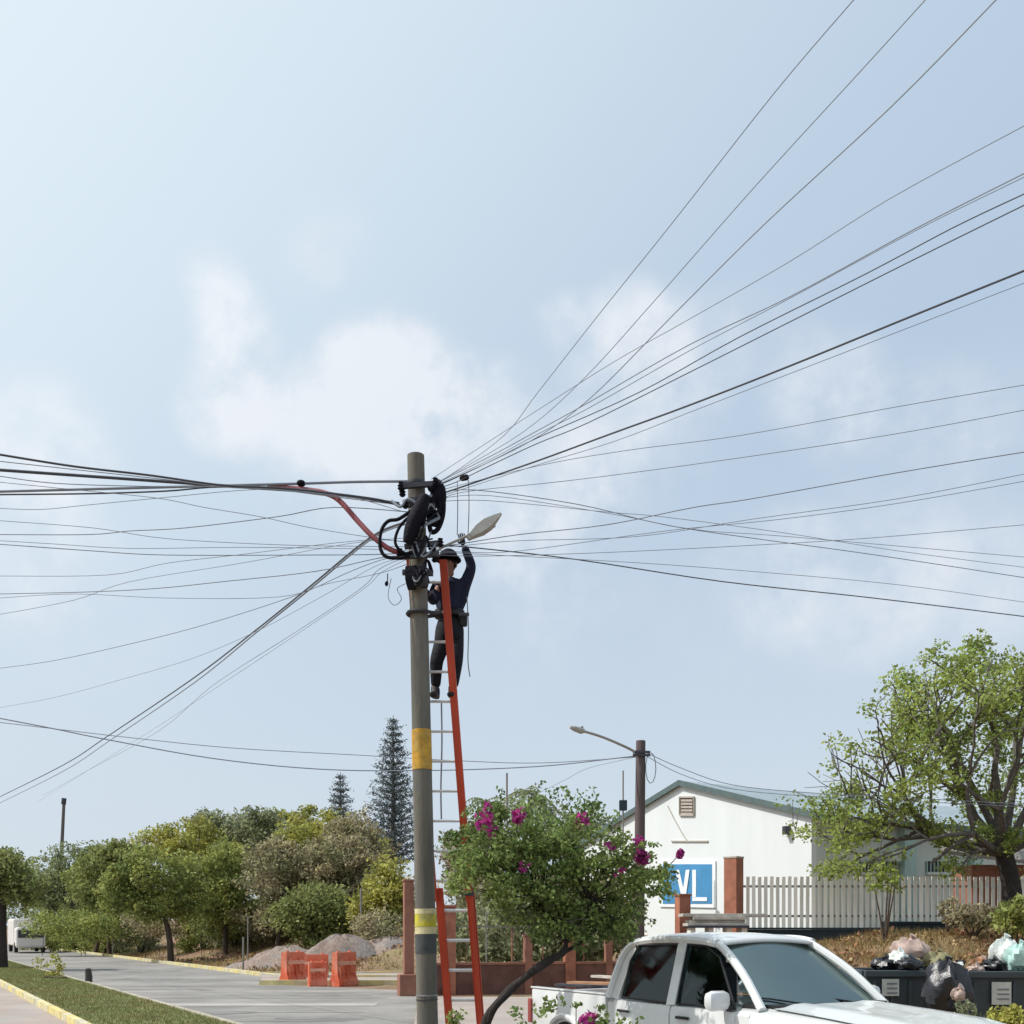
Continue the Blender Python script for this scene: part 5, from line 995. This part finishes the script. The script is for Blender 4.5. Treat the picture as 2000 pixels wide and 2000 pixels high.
# ---------------------------------------------------------------- dumpsters and rubbish
def dumpster(px0, px1, yr, Y_, label, stpx, syy):
    a_, c_ = P(px0, 0, Y_), P(px1, 0, Y_); zt = zY(yr, Y_); w_ = c_.x - a_.x; cx = (a_.x + c_.x) / 2; dpt = .95
    o = empty('dumpster', (cx, Y_ + dpt / 2, 0), label, 'dumpster', 'dumpsters by the mound')
    def ring_(f, z): return [(cx + s * w_ / 2 * f, Y_ + dpt / 2 + t * dpt / 2 * f, z) for s, t in ((-1, -1), (1, -1), (1, 1), (-1, 1))]
    b = MB(); o1 = ring_(.97, zt); o0 = ring_(.80, .22); i1 = ring_(.91, zt); i0 = ring_(.76, .3)
    b.add(o0 + o1 + i1 + i0, [(3, 2, 1, 0)] + [(k, (k + 1) % 4, 4 + (k + 1) % 4, 4 + k) for k in range(4)] + [(4 + k, 4 + (k + 1) % 4, 8 + (k + 1) % 4, 8 + k) for k in range(4)] + [(8 + k, 8 + (k + 1) % 4, 12 + (k + 1) % 4, 12 + k) for k in range(4)] + [(12, 13, 14, 15)])
    b.build('bin_body', M['bin_grey'], o)
    b = MB()
    for s_ in (-1, 1): b.box((cx, Y_ + dpt / 2 + s_ * (dpt / 2), zt - .03), (w_ * 1.02, .07, .085), ch=.012); b.box((cx + s_ * w_ / 2, Y_ + dpt / 2, zt - .03), (.07, dpt * .9, .085), ch=.012)
    b.build('rim', M['bin_grey'], o)
    for k in range(5):
        x_ = cx + w_ * (-.4 + .2 * k); b = MB(); b.bar((x_, Y_ + .012, zt - .12), (x_ * .85 + cx * .15, Y_ + .095, .3), .05, .03, up=(0, 1, 0)); b.build('rib', M['bin_grey'], o)
    for s_ in (-1, 1):
        for t in (.15, .8): p = Vector((cx + s_ * w_ * .36, Y_ + t, .1)); b = MB(); b.tube([p - Vector((.03, 0, 0)), p + Vector((.03, 0, 0))], .1, 12); b.build('caster', M['tyre'], o, True)
    x0, x1, y0, y1 = stpx; q = P((x0 + x1) / 2, (y0 + y1) / 2, Y_ + .0); b = MB(); b.box((q.x, Y_ - .012, q.z), ((x1 - x0) * Y_ / F, .012, (y1 - y0) * Y_ / F)); s2 = b.build('notice', M['sticker'], o)
    for k in range(3): b = MB(); b.box((q.x + .02, Y_ - .022, q.z + .05 - .06 * k), ((x1 - x0) * Y_ / F * .6, .006, .02)); b.build('print_line', M['sticker_ink'], s2)
dumpster(1690, 1868, 1897, 13.2, 'grey open dumpster heaped with black and beige bags, nearer the pickup', (1722, 1755, 1912, 1945), 0)
dumpster(1886, 2080, 1899, 12.9, 'grey open dumpster with white and teal bags, at the right edge', (1936, 1974, 1918, 1962), 0)
def bag(px, py, Y_, rx, rz, m, label, knot=True):
    c = P(px, py, Y_); s = Y_ / F; b = MB(); b.ball(c, (rx * s, rx * s * .8, rz * s), 22, 15, .24)
    if knot: b.tube([c + Vector((0, 0, rz * s * .75)), c + Vector((.01, 0, rz * s * 1.05)), c + Vector((.03, -.02, rz * s * 1.3))], [.045, .02, .05], 8)
    tag(b.build('rubbish_bag', M[m], None, True, origin=c), label, 'rubbish bag', 'rubbish bags on and beside the dumpsters')
for a in ((1728, 1884, 13.6, 26, 14, 'bag_black', 'small black bag at the left end of the nearer dumpster'), (1778, 1860, 13.7, 34, 26, 'bag_pink', 'beige pink bag topmost on the nearer dumpster'), (1776, 1886, 13.3, 26, 15, 'bag_black', 'black bag lying in front of the beige bag'), (1755, 1872, 13.5, 18, 14, 'bag_white', 'small pale bag left of the beige bag'), (1830, 1880, 13.6, 30, 20, 'leaf_dry', 'bundle of brown dry clippings at the right of the nearer dumpster'), (1850, 1895, 13.1, 18, 7, 'bag_white', 'flat white bag between the two dumpsters'),
          (1848, 1940, 12.5, 46, 55, 'bag_black', 'large black bag hanging between the two dumpsters'), (1872, 1942, 12.0, 13, 12, 'bag_pink', 'small pale package against the large black bag'), (1962, 1862, 13.3, 26, 28, 'bag_white', 'white bag piled on the right dumpster'), (1992, 1872, 13.1, 28, 26, 'bag_teal', 'pale teal bag at the edge of the right dumpster'), (1940, 1886, 13.2, 22, 12, 'bag_black', 'small black bag at the left of the white bag'), (1905, 1893, 13.0, 16, 7, 'bag_pink', 'crumpled beige paper on the rim of the right dumpster'), (2030, 1880, 13.2, 30, 20, 'bag_black', 'black bag beyond the teal bag')):
    bag(*a)

for k in range(12):
    x_ = random.uniform(4.75, 6.6); y_ = random.uniform(13.3, 13.9); b = MB(); b.ball((x_, y_, 1.36 + random.uniform(0, .10)), (random.uniform(.04, .10), .05, random.uniform(.03, .06)), 8, 5, .5)
    tag(b.build('rubbish_scrap', M[('bag_pink', 'leaf_dry', 'bag_white', 'plank', 'bag_black')[k % 5]], None, origin=(x_, y_, 1.36)), 'crumpled scrap of rubbish scattered over the dumpster load', 'rubbish', 'scraps scattered over the dumpsters')
# ---------------------------------------------------------------- pickup
TH = -1.0613; PK = Vector((3.30, 9.03, .045))
tr = empty('pickup_truck', PK, 'white double cab pickup truck parked beside the bougainvillea', 'pickup', rz=TH)
bpy.context.view_layer.update()
TM = Matrix.Translation(PK) @ Matrix.Rotation(TH, 4, 'Z')
class TB(MB):
    def build(s, name, m, parent=None, smooth=False, origin=None):
        s.v = [TM @ Vector(v) for v in s.v]; return MB.build(s, name, m, parent or tr, smooth, origin)
def loft(b, rings, cap=True):
    n = len(rings[0]); vs = [p for r in rings for p in r]
    fs = [(i * n + k, i * n + (k + 1) % n, (i + 1) * n + (k + 1) % n, (i + 1) * n + k) for i in range(len(rings) - 1) for k in range(n)]
    if cap: fs += [tuple(reversed(range(n))), tuple(range((len(rings) - 1) * n, len(rings) * n))]
    b.add(vs, fs)
def ringp(x, w, zt, zb=.38, cr=.03, sh=.10):
    h = [(0, zb), (w * .96, zb), (w, zb + .15), (w, .70), (w * .975, .76), (w * .97, zt - sh), (w * .93, zt - sh * .35), (w * .80, zt), (w * .4, zt + cr * .8), (0, zt + cr)]
    return [(x, y, z) for y, z in h] + [(x, -y, z) for y, z in reversed(h[1:-1])]
b = TB(); loft(b, [ringp(x, w, z, zb) for x, w, z, zb in ((.92, .72, .72, .42), (.90, .80, .86, .36), (.78, .86, .95, .34), (.45, .90, 1.01, .34), (0, .905, 1.045, .34), (-.5, .90, 1.075, .34), (-.80, .895, 1.085, .34))]); b.build('front_body', M['car_white'], None, True)
b = TB(); loft(b, [ringp(x, w, z, .34, 0, .06) for x, w, z in ((-.802, .893, 1.07), (-1.6, .893, 1.06), (-3.05, .893, 1.06))]); b.build('cab_body', M['car_white'], None, True)
# bonnet panel with raised centre
b = TB(); g_ = []
for i_, x in enumerate(np.linspace(.74, -.60, 9)):
    for k, t in enumerate(np.linspace(-1, 1, 13)):
        zt = float(np.interp(x, [-.8, -.5, 0, .45, .78], [1.085, 1.075, 1.045, 1.01, .95])); y = t * .76; z = zt + .012 + .03 * (1 - t * t) + (.018 if .35 < abs(t) < .75 else 0) * (1 if x < .6 else 0); g_.append((x, y, z))
b.add(g_, [(i_ * 13 + k, (i_ + 1) * 13 + k, (i_ + 1) * 13 + k + 1, i_ * 13 + k + 1) for i_ in range(8) for k in range(12)]); b.build('bonnet', M['car_white'], None, True)
b = TB(); b.box((-.70, 0, 1.10), (.20, 1.42, .03)); b.build('cowl', M['car_dark'])
# bed
b = TB(); 
for s_ in (-1, 1):
    b.box((-3.90, s_ * .83, .73), (1.62, .09, .70), ch=.03)
b.box((-3.10, 0, .73), (.05, 1.58, .68)); b.box((-3.90, 0, .60), (1.62, 1.56, .05)); b.build('cargo_bed', M['car_white'], None, True)
b = TB(); b.box((-4.74, 0, .74), (.05, 1.62, .60), ch=.015); tg = b.build('tailgate', M['car_white']); b = TB(); b.box((-4.775, 0, .85), (.02, .3, .06)); b.build('handle', M['car_dark'], tg)
for s_ in (-1, 1):
    b = TB(); b.box((-3.9, s_ * .83, 1.088), (1.64, .10, .02), ch=.006); b.build('bed_rail', M['car_white'])
    b = TB(); b.box((-4.72, s_ * .86, .80), (.08, .08, .30), ch=.01); b.build('tail_light', M['lens_red'])
    b = TB(); b.box((.80, s_ * .66, .80), (.18, .30, .16), ch=.03); b.build('headlight', M['head_lens'], None, True)
    for x in (0.0, -3.15 - .75):
        cw = Vector((x, s_ * .79, .36)); b = TB(); b.tube([cw - Vector((0, .11, 0)), cw - Vector((0, .09, 0)), cw + Vector((0, .09, 0)), cw + Vector((0, .11, 0))], [.33, .365, .365, .33], 32); wh = b.build('wheel', M['tyre'], None, True)
        b = TB(); b.tube([cw + Vector((0, s_ * .105, 0)), cw + Vector((0, s_ * .125, 0))], [.22, .20], 24); b.build('rim', M['rim'], wh, True)
        b = TB(); q = [Vector((x + math.cos(a_) * .43, s_ * .895, .36 + math.sin(a_) * .43)) for a_ in np.linspace(0, math.pi, 14)]; b.tube(q, .035, 6); b.build('wheel_arch', M['car_white'], None, True)
b = TB(); b.box((.94, 0, .46), (.12, 1.66, .28), ch=.05); b.build('front_bumper', M['car_white'], None, True)
b = TB(); b.box((.915, 0, .78), (.05, .95, .18), ch=.02); gr_ = b.build('grille', M['car_dark'])
for k in range(3): b = TB(); b.box((.945, 0, .72 + .06 * k), (.02, .9, .02)); b.build('grille_bar', M['rim'], gr_)
b = TB(); b.box((-4.86, 0, .48), (.14, 1.5, .16), ch=.03); b.build('rear_bumper', M['dark_steel'])
# greenhouse: key points per side
def gp_(x, y, z): return Vector((x, y, z))
for s_ in (-1, 1):
    A0, A1 = gp_(-.70, .80 * s_, 1.07), gp_(-1.50, .615 * s_, 1.655); B0, B1 = gp_(-1.93, .86 * s_, 1.04), gp_(-1.98, .66 * s_, 1.67)
    C0, C1 = gp_(-2.98, .86 * s_, 1.05), gp_(-2.82, .655 * s_, 1.64)
    Q0 = gp_(-1.02, .85 * s_, 1.05)
    sd2 = Vector((0, s_, .3)).normalized()
    b = TB(); b.tube(catmull([A0, lerp(A0, A1, .5) + Vector((.035, 0, .03)), A1, gp_(-1.72, .64 * s_, 1.695)], 4), .042, 8); b.build('windscreen_pillar', M['car_white'], None, True)
    b = TB(); b.bar(B0, B1, .13, .05, up=sd2); b.build('door_pillar', M['car_white'])
    b = TB(); b.tube(catmull([gp_(-1.5, .635 * s_, 1.665), gp_(-1.75, .65 * s_, 1.695), gp_(-2.3, .665 * s_, 1.70), gp_(-2.75, .655 * s_, 1.665), gp_(-2.93, .70 * s_, 1.56), gp_(-3.0, .79 * s_, 1.30), gp_(-3.03, .86 * s_, 1.05)], 5), .048, 8); b.build('roof_rail', M['car_white'], None, True)
    # C pillar panel
    b = TB(); b.extr([gp_(-2.86, .868 * s_, 1.06), gp_(-3.04, .868 * s_, 1.06), gp_(-2.98, .735 * s_, 1.48), gp_(-2.86, .672 * s_, 1.665), gp_(-2.74, .665 * s_, 1.675), gp_(-2.80, .73 * s_, 1.47)], Vector((0, -s_ * .04, 0))); b.build('rear_pillar', M['car_white'], None, True)
    # glass
    b = TB(); b.extr([gp_(-1.02, .835 * s_, 1.07), gp_(-1.87, .842 * s_, 1.06), gp_(-1.92, .655 * s_, 1.655), gp_(-1.62, .645 * s_, 1.65), gp_(-1.40, .67 * s_, 1.54)], Vector((0, -s_ * .008, 0))); b.build('front_window', M['glass_side'])
    b = TB(); b.extr([gp_(-2.0, .842 * s_, 1.06), gp_(-2.83, .845 * s_, 1.07), gp_(-2.81, .73 * s_, 1.47), gp_(-2.74, .66 * s_, 1.65), gp_(-2.05, .652 * s_, 1.66)], Vector((0, -s_ * .008, 0))); b.build('rear_window', M['glass_side'])
    for loop in ([gp_(-1.0, .848 * s_, 1.065), gp_(-1.86, .855 * s_, 1.06), gp_(-1.915, .672 * s_, 1.645), gp_(-1.64, .66 * s_, 1.64), gp_(-1.40, .69 * s_, 1.53)], [gp_(-2.01, .855 * s_, 1.06), gp_(-2.80, .858 * s_, 1.07), gp_(-2.80, .745 * s_, 1.46), gp_(-2.72, .68 * s_, 1.635), gp_(-2.06, .672 * s_, 1.645)]):
        b = TB()
        for k in range(5): b.tube([loop[k], loop[(k + 1) % 5]], .012, 5)
        b.build('window_seal', M['car_dark'], None, True)
    # doors
    for x0, x1 in ((-.98, -1.93), (-1.945, -2.93)):
        b = TB(); ring_ = []
        xm = (x0 + x1) / 2
        prof = [(.42, .897), (.70, .905), (.745, .893), (.95, .888), (1.035, .868), (1.045, .84)]
        vs = []
        for x in (x0 - .006, x1 + .006): vs += [(x, s_ * y, z) for z, y in prof] + [(x, s_ * (y - .03), z) for z, y in reversed(prof)]
        nn_ = len(prof) * 2; fs = [(k, (k + 1) % nn_, nn_ + (k + 1) % nn_, nn_ + k) for k in range(nn_)] + [tuple(reversed(range(nn_))), tuple(range(nn_, 2 * nn_))]
        b.add(vs, fs); dr = b.build('door', M['car_white'], None, True)
        b = TB(); b.tube([(x1 + .12, s_ * .90, .93), (x1 + .15, s_ * .925, .935), (x1 + .28, s_ * .925, .935), (x1 + .31, s_ * .90, .93)], .016, 6); b.build('handle', M['car_dark'], dr, True)
    # mirror
    b = TB(); mc = gp_(-1.08, 1.0 * s_, 1.14); b.box(mc, (.13, .26, .19), ch=.06); mr = b.build('mirror', M['car_white'], None, True)
    b = TB(); b.bar(gp_(-1.04, .86 * s_, 1.07), mc - Vector((0, s_ * .06, .05)), .05, .05); b.build('mirror_arm', M['car_dark'], mr)
    b = TB(); b.box(mc - Vector((.068, 0, 0)), (.02, .19, .13)); b.build('mirror_glass', M['glass_front'], mr)
# roof skin
g_ = []; 
for x in np.linspace(-1.46, -2.86, 12):
    for t in np.linspace(-1, 1, 13):
        u_ = (x + 1.46) / -1.4; z = float(np.interp(u_, [0, .12, .35, .7, .93, 1], [1.675, 1.72, 1.745, 1.745, 1.72, 1.68])) - .035 * t * t; hw = float(np.interp(u_, [0, .2, .8, 1], [.62, .655, .665, .64])); g_.append((x, t * hw, z))
b = TB(); b.add(g_, [(i_ * 13 + k, (i_ + 1) * 13 + k, (i_ + 1) * 13 + k + 1, i_ * 13 + k + 1) for i_ in range(11) for k in range(12)]); rf = b.build('roof_panel', M['car_white'], None, True)
sol = rf.modifiers.new('solid', 'SOLIDIFY'); sol.thickness = .03; sol.offset = -1
# windscreen, curved
g_ = []
for v_ in np.linspace(0, 1, 7):
    for t in np.linspace(-1, 1, 13):
        x = -.66 - .80 * v_ - .10 * t * t; hw = .78 - .175 * v_; z = 1.095 + .575 * v_ + .018 * math.sin(math.pi * v_) - .01 * t * t; g_.append((x, t * hw, z))
b = TB(); b.add(g_, [(i_ * 13 + k, (i_ + 1) * 13 + k, (i_ + 1) * 13 + k + 1, i_ * 13 + k + 1) for i_ in range(6) for k in range(12)]); b.build('windscreen', M['glass_front'], None, True)
for s_ in (-.32, .30):
    b = TB(); b.tube([(-.66, s_, 1.115), (-.80, s_ - .3, 1.165), (-.86, s_ - .48, 1.175)], .009, 5); b.build('wiper', M['car_dark'], None, True)
b = TB(); q = [(-.655 - .10 * t * t, t * .78, 1.088 - .01 * t * t) for t in np.linspace(-1, 1, 13)]; b.tube(q, .016, 6); b.build('windscreen_seal', M['car_dark'], None, True)
b = TB(); b.extr([gp_(-3.0, -.78, 1.08), gp_(-3.0, .78, 1.08), gp_(-2.87, .60, 1.62), gp_(-2.87, -.60, 1.62)], Vector((.01, 0, 0))); b.build('rear_screen', M['glass_side'])
for y in (-.38, .38):
    for x, nm in ((-1.75, 'front_seat'), (-2.65, 'rear_seat')):
        b = TB(); b.box((x + .2, y, .95), (.5, .48, .14), ch=.04); b.box((x - .06, y, 1.18), (.14, .46, .5), ch=.05); st2 = b.build(nm, M['seat'], None, True)
        b = TB(); b.box((x - .08, y, 1.49), (.10, .24, .15), ch=.04); b.build('headrest', M['seat'], st2, True)
b = TB(); b.box((-.92, 0, 1.06), (.34, 1.44, .12), ch=.05); b.build('dashboard', M['car_dark'], None, True)
b = TB(); q = [Vector((-1.22 + .04 * math.sin(a_), .38 + .18 * math.cos(a_), 1.14 + .17 * math.sin(a_))) for a_ in np.linspace(0, 2 * math.pi, 20)]; b.tube(q, .014, 6); b.build('steering_wheel', M['car_dark'], None, True)
b = TB(); b.box((-1.50, 0, 1.60), (.03, .22, .06), ch=.01); b.build('rear_view_mirror', M['car_dark'])
# load in the bed
for k, (x0, y0, x1, y1, z_, w_, m, lab) in enumerate(((-4.7, -.3, -3.25, .1, 1.13, .16, 'plank', 'orange brown plank lying across the pickup bed'), (-4.75, .1, -3.2, -.2, 1.20, .12, 'plank_grey', 'pale plank topmost in the pickup bed'), (-4.6, .45, -3.3, .4, 1.10, .2, 'plank', 'broad plank at the far side of the pickup bed'), (-4.5, -.62, -3.2, -.55, 1.12, .10, 'dark_steel', 'dark bar along the near side of the pickup bed'))):
    b = TB(); b.bar((x0, y0, z_), (x1, y1, z_ + .03), w_, .03); s3 = MB(); s3.v = [TM @ Vector(v) for v in b.v]; s3.f = b.f; c = s3.v[0]; tag(s3.build('plank', M[m], None, origin=c), lab, 'plank', 'boards carried in the pickup bed')
c = TM @ Vector((-3.9, .45, .63)); cr_ = empty('wooden_crate', c, 'open wooden crate standing in the pickup bed behind the planks', 'crate', rz=TH)
for dx, dy, dz, sx, sy, sz in ((0, -.26, .3, .6, .03, .6), (0, .26, .3, .6, .03, .6), (-.285, 0, .3, .03, .49, .6), (.285, 0, .3, .03, .49, .6)):
    b = MB(); p = TM @ Vector((-3.9 + dx, .45 + dy, .63 + dz + .0)); b.box(p, (sx, sy, sz), rz=TH); b.build('side_board', M['plank'], cr_)
